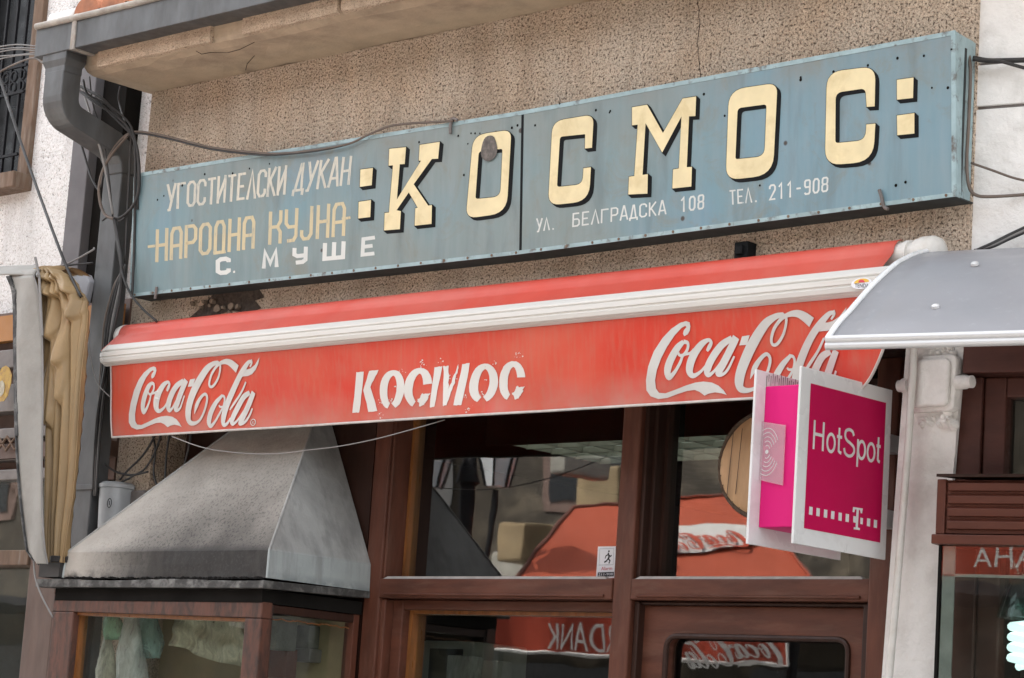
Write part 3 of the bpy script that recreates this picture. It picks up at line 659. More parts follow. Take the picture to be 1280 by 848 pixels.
# bent hooks that hold cables and the board
for pts in ([(1101, 238), (1104, 247), (1107, 259), (1112, 262)], [(198, 359), (197, 366), (196, 374)], [(565, 168), (565, 158), (568, 149), (574, 151)], [(932, 318), (932, 318)][:0]):
    if pts:
        g = MB(); g.tube([Vector(p) for p in cat([tuple(sgn(x, y, .008)) for x, y in pts], 5)], .0055, 8); obj('hook', g, M['metal_shutter'], sign, smooth=True)
# bare patch on the first O
g = MB(); c = np.array([612.5, 186.]); n = 22
g.prism([sgn(c[0]+math.cos(a)*10*(1+.08*math.sin(3*a)), c[1]+math.sin(a)*17*(1+.06*math.cos(2*a))-math.cos(a)*2, .0042) for a in [2*math.pi*k/n for k in range(n)]], SN*.0006)
M['bare'] = pm('bare_rusty_metal', (.12, .105, .095), .8, var=.3, scale=60, dirt=(.26, .22, .19), dirt_amt=.6, dscale=60)
obj('bare_patch', g, M['bare'], sign)

# big letters, traced on the face
def zc(x0, y0, s): return lambda p: (x0+p[0]/s, y0+p[1]/s)
z3 = zc(470, 160, 6.0556); z4 = zc(670, 110, 5.3); z5 = zc(890, 70, 4.5714); z6 = zc(420, 90, 3.368)
BIG = [
 (z3, [(105,160),(232,147),(222,275),(185,277),(163,543),(345,250),(328,250),(335,130),(487,107),(475,235),(428,237),(290,428),(400,590),(428,585),(425,728),(297,742),(302,610),(320,605),(253,490),(160,625),(193,632),(185,768),(65,778),(70,645),(102,642),(133,285),(100,288)], None),
 (z3, [(741,57,100),(1030,14,70),(994,646,130),(684,688,85)], [(783,178,30),(962,160,16),(945,522,60),(757,540,22)]),
 (z4, [(113,222,80),(387,177,62),(375,398),(328,403),(330,308,6),(163,325,20),(143,658,20),(312,640,50),(318,533),(368,527),(356,752,110),(84,781,80)], None),
 (z4, [(640,130),(740,113),(845,300),(975,72),(1065,58),(1060,188),(1018,190),(1003,527),(1037,525),(1033,655),(907,668),(912,542),(950,535),(968,190),(840,430),(730,235),(710,578),(745,573),(742,702),(615,708),(620,590),(655,585),(678,245),(640,250)], None),
 (z5, [(100,196,95),(378,155,62),(352,682,115),(82,712,80)], [(150,300,25),(315,278,18),(303,575,50),(137,592,14)]),
 (z5, [(660,94,90),(938,60,80),(933,290),(887,293),(880,187,30),(710,212,40),(708,500,18),(880,483,52),(885,393),(937,388),(925,605,115),(648,628,95)], None),
 (z5, [(1060,138),(1155,125),(1152,242),(1060,252)], None), (z5, [(1060,342),(1160,328),(1160,445),(1062,455)], None),
 (z6, [(105,412),(158,405),(153,478),(103,485)], None), (z6, [(98,548),(150,540),(147,612),(96,618)], None)]
def grow(poly, d):
    P = [np.array(p) for p in poly]; A = sum(P[i-1][0]*P[i][1]-P[i][0]*P[i-1][1] for i in range(len(P))); s = 1 if A > 0 else -1
    L, R = offset_ribbon(poly+[poly[0]], [2*d]*(len(poly)+1)); return [tuple(q) for q in (R if s > 0 else L)][:-1]
for zf, outer, inner in BIG:
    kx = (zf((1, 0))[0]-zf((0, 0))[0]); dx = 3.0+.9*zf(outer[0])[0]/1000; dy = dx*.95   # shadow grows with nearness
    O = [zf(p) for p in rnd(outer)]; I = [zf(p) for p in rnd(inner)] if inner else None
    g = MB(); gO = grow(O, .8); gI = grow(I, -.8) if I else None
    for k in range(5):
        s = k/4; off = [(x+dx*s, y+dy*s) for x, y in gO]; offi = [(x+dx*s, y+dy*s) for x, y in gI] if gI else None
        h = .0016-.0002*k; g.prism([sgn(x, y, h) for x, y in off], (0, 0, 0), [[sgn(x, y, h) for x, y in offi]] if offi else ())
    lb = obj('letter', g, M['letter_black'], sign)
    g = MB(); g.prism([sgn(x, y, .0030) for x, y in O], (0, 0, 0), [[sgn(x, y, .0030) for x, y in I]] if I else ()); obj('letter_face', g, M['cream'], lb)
def q5(*p): return [(150+x/3.2606, 130+y/3.2606) for x, y in p]
def q7(*p): return [(660+x/3.26, 50+y/3.26) for x, y in p]
def q8(*p): return [(900+x/3.029, 20+y/3.029) for x, y in p]
g = MB()
word(g, list('УГОСТИТЕЛСКИ'), q5((192,434),(672,370),(681,250),(195,328)), sgn, 3.1, .28)
obj('lettering', g, M['cream_text'], sign); g = MB()
word(g, list('ДУКАН'), q5((706,362),(934,330),(945,212),(728,242)), sgn, 3.1, .28)
obj('lettering', g, M['cream_text'], sign)
g = MB(); W2 = {}
word(g, ['Н','А2','Р','О','Д2','Н','А2'], q5((147,646),(545,590),(550,454),(150,512)), sgn, 4.1, .32)
ribbon(g, q5((114,583),(150,578)), [3.2, 3.2], sgn, .0009)
obj('lettering', g, M['yellow_text'], sign); g = MB()
word(g, ['К2','У2','Ј','Н','А2'], q5((607,575),(914,538),(920,398),(611,440)), sgn, 4.1, .32)
ribbon(g, q5((905,469),(940,464)), [3.2, 3.2], sgn, .0009)
obj('lettering', g, M['yellow_text'], sign)
g = MB()
word(g, ['С'], q5((396,694),(446,690),(446,626),(396,632)), sgn, 5.4)
g.prism([sgn(x, y, .001) for x, y in q5((462,690),(470,689),(470,680),(462,681))], (0, 0, 0))
obj('lettering', g, M['white_text'], sign); g = MB()
word(g, ['М'], q5((582,672),(643,665),(643,596),(584,602)), sgn, 5.0); word(g, ['У2'], q5((706,652),(760,646),(762,582),(708,588)), sgn, 5.0)
word(g, ['Ш'], q5((827,638),(915,630),(918,560),(830,568)), sgn, 5.2); word(g, ['Е'], q5((984,620),(1040,614),(1042,540),(988,548)), sgn, 4.6)
obj('lettering', g, M['white_text'], sign); g = MB()
word(g, list('УЛ.'), q7((36,782),(116,772),(116,724),(36,728)), sgn, 1.9, .3)
word(g, list('БЕЛГРАДСКА'), q7((181,764),(562,711),(562,654),(183,706)), sgn, 1.9, .34)
word(g, list('108'), q7((622,703),(716,690),(718,628),(622,644)), sgn, 2.2, .45)
obj('lettering', g, M['white_text'], sign); g = MB()
word(g, list('ТЕЛ.'), q8((38,716),(150,704),(148,648),(36,660)), sgn, 1.9, .3)
word(g, list('211-908'), q8((187,700),(408,666),(410,608),(187,640)), sgn, 2.2, .42)
obj('lettering', g, M['white_text'], sign)

# ================================================================== RED AWNING
aw = thing('awning', 'long red awning with white drinks lettering over the shopfront', 'awning', (0, -.1, 2.95))
VP0 = Vector((0, -.205, 2.96)); VPB = Vector((0, -.165, 2.685)); VH = VPB-VP0; VN = VH.cross(Vector((1, 0, 0))).normalized()
if VN.y > 0: VN = -VN
def vwave(p):
    x, z = p.x, p.z; d = max(0, min(1, (2.96-z)/.28))
    w_ = .013*math.sin(x*2.7+.6-z*2)+.009*math.sin(x*5.6+z*8)+.005*math.sin(x*11+z*19+1)+.003*math.sin(x*23-z*15)
    if x < -1.6: w_ += .010*math.sin((x+1.9)*14+z*10)
    return w_*d
def val(px, py, h=0.): p = onpl(px, py, VP0, VN); return p+VN*(h+vwave(p))
vx0, vx1 = -1.905, 1.60
tl_ = onpl(138.8, 458, VP0, VN); 
vx0 = tl_.x
def vpt(u, v):
    # rounded, curled lower right corner
    x = vx0+(vx1-vx0)*u; vv = v
    lim = 1 if x < vx1-.13 else 1-.42*((x-(vx1-.13))/.13)**2.2
    p = Vector((x, 0, 0))+VP0+VH*(vv*lim); 
    return p+VN*vwave(p)
g = MB(); g.grid(vpt, 260, 36); o = obj('valance', g, M['red'], aw, smooth='all')
m_ = o.modifiers.new('thick', 'SOLIDIFY'); m_.thickness = .0012; m_.offset = -1
valance = o
g = MB(); g.tube([vpt(i/200, 1)+VN*.001 for i in range(201)], .0042, 8); g.tube([vpt(0, j/20)+VN*.001 for j in range(21)], .0028, 8); obj('edge_piping', g, M['piping'], valance, smooth=True)
# cloth from roller to front bar
fx0, fx1 = -1.945, 1.585
def clo(u, v):
    x = fx0+(fx1-fx0)*u; a = v
    if v < .35: t_ = v/.35*math.pi*.5; y = -.085-.045*math.sin(t_); z = 3.088+.045*math.cos(t_)
    else: t_ = (v-.35)/.65; y = -.13-.075*t_; z = 3.088-.075*t_
    return Vector((x, y, z-.0015*math.sin(x*2)))
g = MB(); g.grid(clo, 60, 14); o = obj('cloth', g, M['red_top'], aw, smooth='all'); m_ = o.modifiers.new('thick', 'SOLIDIFY'); m_.thickness = .0012
g = MB()
for v in (.86, .90):
    g.tube([clo(i/60, v)+Vector((0, -.0012, .0012)) for i in range(61)], .0009, 4)
obj('seam_stitch', g, pm('pale_red_stitch', (.62, .25, .2), .6), o)
g = MB(); g.tube([Vector((-1.96, -.085, 3.085)), Vector((1.62, -.085, 3.085))], .040, 20); obj('roller_tube', g, M['alu'], aw, smooth=True)
g = MB(); g.lathe((-1.955, -.085, 3.085), [(.001, -.035), (.03, -.035), (.045, -.02), (.048, 0), (.048, .012)], 20, (1, 0, 0)); obj('end_cap', g, M['white_plastic'], aw, smooth=True)
g = MB(); g.lathe((1.60, -.085, 3.085), [(.040, -.02), (.036, .0), (.044, .004), (.044, .02), (.037, .022), (.037, .04), (.046, .042), (.046, .055), (.05, .058), (.050, .095), (.042, .112), (.02, .12), (.001, .121)], 24, (1, 0, 0)); obj('gear_head', g, M['white_plastic'], aw, smooth=True)
# front bar (extruded profile with ridges)
prof = [(-.188, 3.028), (-.198, 3.032), (-.206, 3.031), (-.226, 3.011), (-.2265, 3.006), (-.2225, 3.003), (-.2225, 3.000), (-.2335, 2.998), (-.234, 2.983), (-.2295, 2.981), (-.2295, 2.977), (-.233, 2.975), (-.229, 2.961), (-.224, 2.958), (-.222, 2.961), (-.219, 2.956), (-.208, 2.950), (-.196, 2.951), (-.188, 2.96)]
bx0, bx1 = -1.893, 1.64
g = MB(); g.sweep([[Vector((x, y, z)) for y, z in prof] for x in (bx0, bx1)]); obj('front_bar', g, M['alu'], aw, bevel=.0012)
g = MB()
for x, s in ((bx0, -1), (bx1, 1)): g.sweep([[Vector((x+s*k, -.21+(y+.21)*f, 2.99+(z-2.99)*f)) for y, z in prof] for k, f in ((0, 1.03), (.012, 1.0), (.022, .8))])
obj('bar_end_cap', g, M['white_plastic'], aw, smooth=True)
# folding arms under the awning, behind the valance
for x in (-1.7, 1.3):
    g = MB(); g.tube([Vector((x, -.05, 3.0)), Vector((x+.06*(1 if x < 0 else -1), -.19, 2.99))], .016, 8); obj('arm', g, M['alu'], aw)
# maker's sticker
g = MB(); c = (1077, 354.5); n = 24
def barf(px, py, h=0): return onpl(px, py, (0, -.2335-h, 2.985), (0, -1, .08))
g.prism([barf(c[0]+math.cos(a)*13, c[1]+math.sin(a)*7-math.cos(a)*1.5, .001) for a in [2*math.pi*k/n for k in range(n)]], (0, -.0006, 0)); st = obj('sticker', g, M['paper'], aw)
g = MB(); g.prism([barf(c[0]+math.cos(a)*9.5, c[1]-1+math.sin(a)*5-math.cos(a)*1.2, .002) for a in [math.pi+math.pi*k/12 for k in range(13)]], (0, -.0005, 0)); obj('sun_emblem', g, M['ink_yellow'], st)
g = MB(); g.prism([barf(c[0]+math.cos(a)*4, c[1]-1.2+math.sin(a)*3.6, .0028) for a in [math.pi+math.pi*k/8 for k in range(9)]], (0, -.0004, 0)); obj('sun_emblem', g, M['ink_red'], st)
g = MB(); textbox(g, 'TENDA', lambda x, y: barf(x, y, .003), 1068.5, 1086, 359.6, 354.8); obj('lettering', g, M['ink_black'], st)

# ---- script logo: strokes (x, y, width) traced in photo pixels
zr = zc(800, 370, 4.7407); zl = zc(230, 440, 7.71)
LDX = Vector((onpl(808.9, 479.7, VP0, VN)-onpl(158.8, 519, VP0, VN)).to_tuple()); LDX.z = 0; LDX.y = 0
LDX.x = .5*((onpl(808.9, 479.7, VP0, VN)-onpl(158.8, 519, VP0, VN)).x+(onpl(1057.8, 384.8, VP0, VN)-onpl(326.2, 449.7, VP0, VN)).x)
LDZ = .5*((onpl(808.9, 479.7, VP0, VN)-onpl(158.8, 519, VP0, VN)).z+(onpl(1057.8, 384.8, VP0, VN)-onpl(326.2, 449.7, VP0, VN)).z)
def uv_r(p): q = onpl(*zr(p), VP0, VN); return (q.x, q.z)
def uv_l(p): q = onpl(*zl(p), VP0, VN); return (q.x+LDX.x, q.z+LDZ)
WR = (onpl(900, 450, VP0, VN)-onpl(901, 450, VP0, VN)).length/4.7407   # metres per zoom pixel, along x
STROKES_R = [
 [(262,272,24),(228,310,40),(188,385,46),(170,445,44),(178,482,32),(212,452,20),(245,395,17),(262,352,16),(300,340,14),(322,318,16)],
 [(262,272,24),(286,280,18),(286,315,17),(264,350,17),(242,352,15),(234,338,14)],
 [(396,328,16),(408,305,24),(419,278,20),(403,262,20),(362,290,38),(322,350,46),(301,410,48),(299,452,42),(320,474,26),(360,452,17),(392,415,14)],
 [(540,250,30),(478,295,42),(425,375,46),(402,440,46),(412,468,28),(440,450,16),(480,395,15),(540,290,16)],
 [(566,244,46),(522,340,46),(485,420,46),(468,458,36),(490,466,20),(520,440,16),(556,358,12)],
 [(850,112,26),(800,125,34),(735,175,52),(655,295,62),(605,415,60),(588,500,56),(598,550,40),(640,560,24),(690,535,17),(730,475,17),(752,410,18),(755,365,18),(735,345,20),(700,375,24),(668,430,30),(647,492,3)],
 [(845,108,20),(866,130,17),(862,175,16),(840,235,17),(803,285,18),(776,288,17),(771,255,18),(792,195,19),(835,140,20),(880,112,26),(930,105,38),(972,122,50),(1018,158,58)],
 [(1146,86,16),(1152,108,15),(1132,140,13)],
]
STROKES_L = [
 [(358,424,34),(302,498,58),(258,598,68),(240,680,66),(256,715,44),(300,672,30),(348,585,27),(372,530,24),(384,470,26),(378,432,26),(358,424,30)],
 [(372,530,22),(345,530,20),(335,515,18)],
 [(658,92,28),(622,102,44),(570,170,66),(508,270,72),(448,400,80),(405,525,82),(383,640,78),(388,700,50),(420,695,36),(455,640,24)],
 [(585,290,22),(540,390,26),(480,490,30),(440,560,20)],
 [(618,394,50),(560,440,66),(505,555,72),(470,655,66),(480,695,40),(520,660,26),(565,580,24),(625,455,26)],
 [(655,388,62),(602,530,70),(556,655,66),(545,692,44),(580,680,32),(615,625,26),(642,545,20)],
]
POLY_R = [
 [(300,180),(296,158),(275,150),(240,160),(190,195),(140,250),(90,330),(55,420),(40,500),(42,560),(65,595),(110,612),(160,605),(220,582),(280,563),(325,558),(355,570),(385,592),(410,580),(450,572),(490,578),(518,588),(500,560),(470,532),(430,514),(380,508),(330,514),(270,532),(210,556),(150,578),(115,575),(98,550),(95,500),(108,440),(135,370),(170,300),(210,235),(250,190),(270,178),(278,185),(262,205),(258,225),(265,240),(285,228),(297,205)],
 [(600,240),(645,233),(625,290),(582,294)],
 [(1055,212),(1070,190),(1085,160),(1115,158),(1140,150),(1180,125),(1225,68),(1212,115),(1185,160),(1150,192),(1110,207)],
]
def logo(mb, mp, layer=.0003):
    """mp(x, z, h): metres in the valance's plane -> 3-D"""
    k = 0
    for src, uv, sc in ((STROKES_R, uv_r, 1.), (STROKES_L, uv_l, 4.7407/7.71)):
        for st in src:
            P = cat(st, 5); uvs = [uv(p) for p in P]
            ws = []
            for i, p in enumerate(P):
                q = uv((p[0]+p[2]*.5, p[1])); q2 = uv((p[0]-p[2]*.5, p[1])); q3 = uv((p[0], p[1]+p[2]*.5)); q4 = uv((p[0], p[1]-p[2]*.5))
                ws.append(.5*(abs(q[0]-q2[0])+abs(q3[1]-q4[1])))
            if src is STROKES_L: ws = [q*.72 for q in ws]
            ribbon(mb, uvs, ws, mp, .0022+layer*(k % 7)); k += 1
    for pl_ in POLY_R:
        mb.flat([uv_r(p) for p in pl_], mp, .0022+layer*(k % 7)); k += 1
def val_xz(dx, dz):
    def f(x, z, h):
        x += dx; z += dz; y = VP0.y+(z-VP0.z)/VH.z*VH.y; p = Vector((x, y, z)); return p+VN*(h+vwave(p))
    return f
g = MB(); logo(g, val_xz(0, 0)); obj('script_lettering', g, M['silver_print'], valance)
g = MB(); logo(g, val_xz(-LDX.x, -LDZ))
c = zl((648, 680)); rr = [val(c[0]+math.cos(a)*2.6, c[1]+math.sin(a)*3.9, .0015) for a in [2*math.pi*k/20 for k in range(21)]]
g.tube(rr, .0016, 6, cap=False); g.tube([val(c[0]-.6, c[1]+1.6, .0015), val(c[0]-.4, c[1]-1.6, .0015), val(c[0]+.8, c[1]-.8, .0015), val(c[0]-.4, c[1]+.1, .0015), val(c[0]+.9, c[1]+1.6, .0015)], .001, 5)
obj('script_lettering', g, M['silver_print'], valance)

# ---- rough stencil КОСМОС in the middle of the valance
def erode():
    m, t, b = newmat('rough_stencil_print'); out = t.n['Material Output']
    b.inputs['Base Color'].default_value = (.66, .64, .60, 1); b.inputs['Roughness'].default_value = .5
    n = t.noise(t.coord((3, 3, 1)), 60, 6, .75, .4); f = t.ramp(n, [(.30, 1.), (.34, 0.)])
    tr = t.new('ShaderNodeBsdfTransparent'); mx = t.new('ShaderNodeMixShader'); t.l.new(f, mx.inputs[0]); t.l.new(b.outputs[0], mx.inputs[1]); t.l.new(tr.outputs[0], mx.inputs[2]); t.l.new(mx.outputs[0], out.inputs[0]); return m
M['stencil'] = erode()
zk = zc(430, 430, 5.3333); g = MB()
def kp(pts, h): g.flat([zk(p) for p in pts], val, h, step=6)
def rag(pts, amp=3, n=5):
    o = []
    for i, p in enumerate(pts):
        q = pts[(i+1) % len(pts)]
        for j in range(n): t_ = j/n; o.append((p[0]+(q[0]-p[0])*t_+random.uniform(-amp, amp), p[1]+(q[1]-p[1])*t_+random.uniform(-amp, amp)))
    return o
kp(rag([(85,190),(137,185),(103,458),(58,460)], 2.2), .0014)
kp(rag([(172,182),(238,175),(178,288),(226,448),(165,455),(130,310)], 2.2), .0017)
def arc(cx, cy, rx, ry, w_, a0, a1, h, ends=True):
    P = []; n = 26
    for i in range(n+1):
        a = math.radians(a0+(a1-a0)*i/n); x = cx+rx*math.cos(a); y = cy-ry*math.sin(a); x -= .07*(y-cy); P.append((x+random.uniform(-1, 1), y+random.uniform(-1, 1), w_*(.62+.38*abs(math.cos(a)))))
    ribbon(g, [zk(p) for p in P], [p[2]/5.333 for p in P], val, h)
for (cx, cy) in ((332, 306), (937, 262)):
    arc(cx, cy, 62, 112, 56, -72, 257, .0014)
for (cx, cy) in ((512, 292), (1126, 247)):
    arc(cx, cy, 62, 112, 58, 12, 255, .0016); arc(cx, cy, 62, 112, 54, -72, -28, .0018)
    kp(rag([(cx+28, cy+45), (cx+85, cy+38), (cx+70, cy+62), (cx+36, cy+72)], 2), .0020)
kp(rag([(612,155),(660,150),(632,420),(597,425)], 2.2), .0014); kp(rag([(790,135),(843,128),(810,410),(762,410)], 2.2), .0014)
kp(rag([(668,150),(702,147),(716,300),(758,146),(768,140),(752,260),(716,412),(690,415)], 4, 7), .0017)
for (cx, cy, n_, sp) in ((540,125,10,30),(1165,75,12,30),(1015,125,6,20),(405,180,6,20),(240,395,7,18),(320,378,7,18),(830,350,7,16),(925,335,7,18),(255,475,8,30),(850,435,7,30),(350,285,4,10),(950,240,4,10),(650,110,5,30),(735,220,12,40)):
    for _ in range(n_):
        x = cx+random.gauss(0, sp*.5); y = cy+random.gauss(0, sp*.42); r = random.uniform(1.5, 7); a0 = random.uniform(0, 6)
        kp([(x+math.cos(a0+k*1.57)*r*random.uniform(.4, 1.4), y+math.sin(a0+k*1.57)*r*random.uniform(.3, 1.2)) for k in range(4)], .0022)
obj('stencil_lettering', g, M['stencil'], valance)

# ================================================================== WOODEN SHOPFRONT
SY = .15; GY = .262
sf = thing('wooden_shopfront', 'brown painted wooden shopfront with large panes below the red awning', 'shopfront', (.3, .15, 0))
LPX0, LPX1 = -.778, -.700; MX0, MX1 = .369, .446; RPX = 1.36
TZ0, TZ1 = 2.120, 2.188
g = MB(); g.box(LPX0, LPX1, SY, .31, 0, 2.84); obj('post', g, M['brown_v'], sf, bevel=.005)
g = MB(); g.box(LPX1-.001, LPX1+.022, SY+.012, .31, 0, TZ0-.003); g.box(LPX1-.001, LPX1+.010, SY+.010, .31, TZ1+.003, 2.84); obj('moulding', g, M['brown_v'], sf, bevel=.004)
g = MB(); g.box(MX0, MX1, SY, .31, 0, 2.84); obj('mullion', g, M['brown_v'], sf, bevel=.006)
g = MB(); g.box(MX1-.001, MX1+.016, SY+.02, .31, TZ1+.003, 2.84); g.box(MX1+.012, MX1+.03, SY+.05, .31, TZ1+.003, 2.84); obj('moulding', g, M['brown_dark'], sf, bevel=.004)
g = MB(); g.box(RPX, 1.44, SY-.012, .31, 0, 2.84); obj('post', g, M['brown_v'], sf, bevel=.005)
for a, b in ((LPX1+.001, MX0-.001), (MX1+.001, RPX-.001)):
    g = MB(); g.box(a, b, SY-.004, .31, TZ0, TZ1); t_ = obj('transom', g, M['brown'], sf, bevel=.005)
    g = MB(); g.hexa([Vector((a+.015, SY-.004, TZ1-.002)), Vector((b-.025, SY-.004, TZ1-.002)), Vector((b-.025, SY+.02, TZ1-.002)), Vector((a+.015, SY+.02, TZ1-.002))], [Vector((a+.030, SY+.004, TZ1+.007)), Vector((b-.04, SY+.004, TZ1+.007)), Vector((b-.04, SY+.02, TZ1+.007)), Vector((a+.030, SY+.02, TZ1+.007))]); obj('putty_strip', g, M['putty'], t_)
    g = MB(); g.tube([Vector((a+.03, SY-.006, TZ0+.012)), Vector((b-.03, SY-.006, TZ0+.012))], .005, 8); obj('bead', g, M['brown'], t_, smooth=True)
# upper panes, each in a thin frame
for a, b, nm in ((LPX1+.012, MX0, 0), (MX1+.03, RPX, 1)):
    g = MB(); z0, z1 = TZ1, 2.80
    g.box(a, a+.012, GY-.02, GY+.03, z0, z1); g.box(b-.01, b, GY-.02, GY+.03, z0, z1); g.box(a, b, GY-.02, GY+.03, z0-.004, z0+.006); g.box(a, b, GY-.02, GY+.03, z1-.02, z1)
    f = obj('pane_frame', g, M['varnish'] if nm == 0 else M['brown_dark'], sf)
    g = MB(); g.box(a+.006, b-.006, GY, GY+.005, z0, z1); obj('pane', g, M['glass'], f)
# lower left window
g = MB(); a, b = LPX1+.022, MX0; z1 = TZ0
g.box(a, a+.05, SY+.05, .31, 0, z1-.002); g.box(b-.006, b+.002, SY+.04, .31, 0, z1-.002); g.box(a+.05, b-.006, SY+.05, .31, z1-.035, z1-.002); g.box(a+.05, b-.006, SY+.05, .31, .6, .7); f = obj('lower_window_frame', g, M['brown'], sf, bevel=.004)
g = MB(); g.box(a+.05, a+.066, SY+.085, .30, .7, z1-.035); g.box(a+.066, b-.006, SY+.085, .30, z1-.047, z1-.035); obj('bead', g, M['varnish'], f)
g = MB(); g.box(a+.06, b-.002, GY, GY+.005, .7, z1-.037); obj('pane', g, M['glass'], f)
# door with rounded window
d0, d1 = at(803, 770, .21).x, at(1088, 775, .21).x; dz = TZ0-.012
a0, a1 = at(836, 800, .21).x, at(1064, 800, .21).x; wz = at(838, 795.5, .21).z
g = MB()
hole = rnd([(a0, .9), (a1, .9), (a1, wz, .045), (a0, wz, .045)], 6)
g.prism([Vector((x, .20, z)) for x, z in ((d0, .02), (d1, .02), (d1, dz), (d0, dz))], (0, .05, 0), [[Vector((x, .20, z)) for x, z in hole]])
door = obj('door', g, M['brown'], sf, bevel=.006)
g = MB(); g.tube([Vector((x, .199, z)) for x, z in hole+[hole[0]]], .009, 8, cap=False); obj('window_bead', g, M['brown_dark'], door)
g = MB(); g.box(a0-.005, a1+.005, .232, .237, .9, wz+.003); obj('pane', g, M['glass'], door)
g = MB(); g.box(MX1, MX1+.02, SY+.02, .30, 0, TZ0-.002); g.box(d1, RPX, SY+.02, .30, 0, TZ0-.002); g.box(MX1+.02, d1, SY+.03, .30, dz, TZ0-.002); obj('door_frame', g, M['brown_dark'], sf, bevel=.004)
g = MB(); g.tube([Vector((d0+.05, .17, 1.02)), Vector((d0+.05, .15, 1.05)), Vector((d0+.05, .15, 1.2)), Vector((d0+.05, .17, 1.23))], .009, 8); obj('door_handle', g, M['steel'], door, smooth=True)

# alarm sticker on the pane
stq = [at(x, y, GY-.003) for x, y in ((745, 723.5), (768.5, 722.5), (769.5, 683), (747.5, 683.5))]
def stp(u, v, h=0.): a = stq[0].lerp(stq[1], u); b = stq[3].lerp(stq[2], u); return a.lerp(b, v)+Vector((0, -h, 0))
g = MB(); g.prism([stp(0, 0), stp(1, 0), stp(1, 1), stp(0, 1)], (0, .001, 0))
stick = one('window_sticker', g, M['paper'], 'small white alarm notice with a running figure stuck on the window glass', 'sticker')
g = MB()
fr_ = [stp(.12, .42, .0005), stp(.9, .42, .0005), stp(.9, .93, .0005), stp(.12, .93, .0005), stp(.12, .42, .0005)]
g.tube(fr_, .0008, 4); obj('border', g, M['grey_box'], stick)
g = MB(); mpf = lambda x, y, h: stp(x, y, h)
for P, w_ in (([(.60, .80), (.66, .66), (.60, .60)], .07), ([(.62, .62), (.72, .54), (.66, .46)], .05), ([(.60, .60), (.52, .54), (.40, .50)], .05), ([(.60, .74), (.48, .70), (.44, .62)], .04), ([(.63, .74), (.74, .68), (.80, .72)], .04)):
    ribbon(g, P, [w_]*len(P), mpf, .0006)
g.prism([stp(.64+.05*math.cos(a), .845+.03*math.sin(a), .0006) for a in [2*math.pi*k/12 for k in range(12)]], (0, 0, 0)); obj('runner_mark', g, M['ink_black'], stick)
g = MB(); textbox(g, 'Alarm', lambda x, y: stp(x, y, .0006), .25, .85, .25, .36); obj('lettering', g, M['ink_red'], stick)
g = MB(); g.prism([stp(.08, .05, .0005), stp(.95, .05, .0005), stp(.95, .19, .0005), stp(.08, .19, .0005)], (0, 0, 0)); bl_ = obj('number_strip', g, M['ink_black'], stick)
g = MB(); textbox(g, '211-908', lambda x, y: stp(x, y, .0008), .13, .9, .085, .16); obj('lettering', g, M['paper'], bl_)

# round hide hanging by the door
hc = at(955, 581, .05); hr = .158
hd = thing('round_hide', 'round tan hide laced on a hoop, hanging behind the pink wireless sign', 'round hide', tuple(hc-Vector((0, 0, hr))))
hn = Vector((.12, -1, 0)).normalized(); hu = Vector((1, .12, 0)).normalized()
def hp(r, a, d=0.): return hc+hu*(r*math.cos(a))+Vector((0, 0, r*1.02*math.sin(a)))+hn*d
g = MB(); n = 48
vs = [hc+hn*.004]; fs = []
for ri, r in enumerate((.25, .5, .75, .93, 1)):
    for k in range(n): a = 2*math.pi*k/n; vs.append(hp(hr*r, a, .004+.004*math.sin(a*3+r*4)*r+(-.012 if r == 1 else 0)))
for k in range(n): fs.append((0, 1+k, 1+(k+1) % n))
for q in range(4):
    for k in range(n): fs.append((1+q*n+k, 1+(q+1)*n+k, 1+(q+1)*n+(k+1) % n, 1+q*n+(k+1) % n))
g.add(vs, fs); obj('hide', g, M['hide'], hd, smooth='all')
g = MB(); g.tube([hp(hr*1.0, 2*math.pi*k/60, -.008) for k in range(61)], .008, 8, cap=False); obj('hoop', g, M['rope'], hd, smooth=True)
g = MB()
for k in range(30):
    a = 2*math.pi*k/30; g.tube([hp(hr*.93, a, .009), hp(hr*1.02, a+.06, .002), hp(hr*1.05, a+.09, -.01)], .0016, 4)
for x in (-.105, -.075, .04): g.tube([hp(abs(x)*0+.0, 0)+hu*x+Vector((0, 0, .11))+hn*.012, hc+hu*(x-.012)+Vector((0, 0, -.09))+hn*.012], .0014, 4)
obj('lacing', g, M['rope'], hd)
g = MB(); g.tube([hc+Vector((0, 0, hr)), hc+Vector((0, .02, hr+.14))], .003, 6); obj('cord', g, M['rope'], hd)

# ================================================================== HOTSPOT SIGN
HX = 1.515; y0h = atx(1002.3, 457.2, HX).y; z0h, z1h = 2.226, 2.714
HB = at(946.2, 458.2, y0h).x
hs = thing('wireless_sign', 'white and magenta wireless hotspot sign projecting beside the shop door', 'sign', ((HX+HB)/2, -.22, z0h))
g = MB(); g.box(HX-.008, HX, y0h, -.004, z0h, z1h); fp = obj('front_panel', g, M['hs_white'], hs, bevel=.0015)
g = MB(); g.box(HB-.008, HB, y0h, -.004, z0h, z1h); obj('back_panel', g, M['hs_white'], hs, bevel=.0015)
yb = atx(956, 500, HB).y; zb0 = atx(948, 659.5, HB).z; zb1 = atx(956, 483, HB).z
g = MB(); g.box(HB, HX-.008, yb, -.02, zb0+.0, zb1); body = obj('body', g, M['hs_body'], hs, bevel=.003)
g = MB(); g.box(1.40, 1.46, -.03, .14, 2.55, 2.60); g.box(1.40, 1.46, -.03, .14, 2.33, 2.38); obj('wall_bracket', g, M['steel'], hs)
def hx(px, py, h=0.): return atx(px, py, HX+h)
zh = zc(1000, 500, 4.4627)
A = hx(1013.9, 479); B = hx(1107.3, 504.4); C_ = hx(1099.7, 678.4); D_ = hx(1004, 660.5)
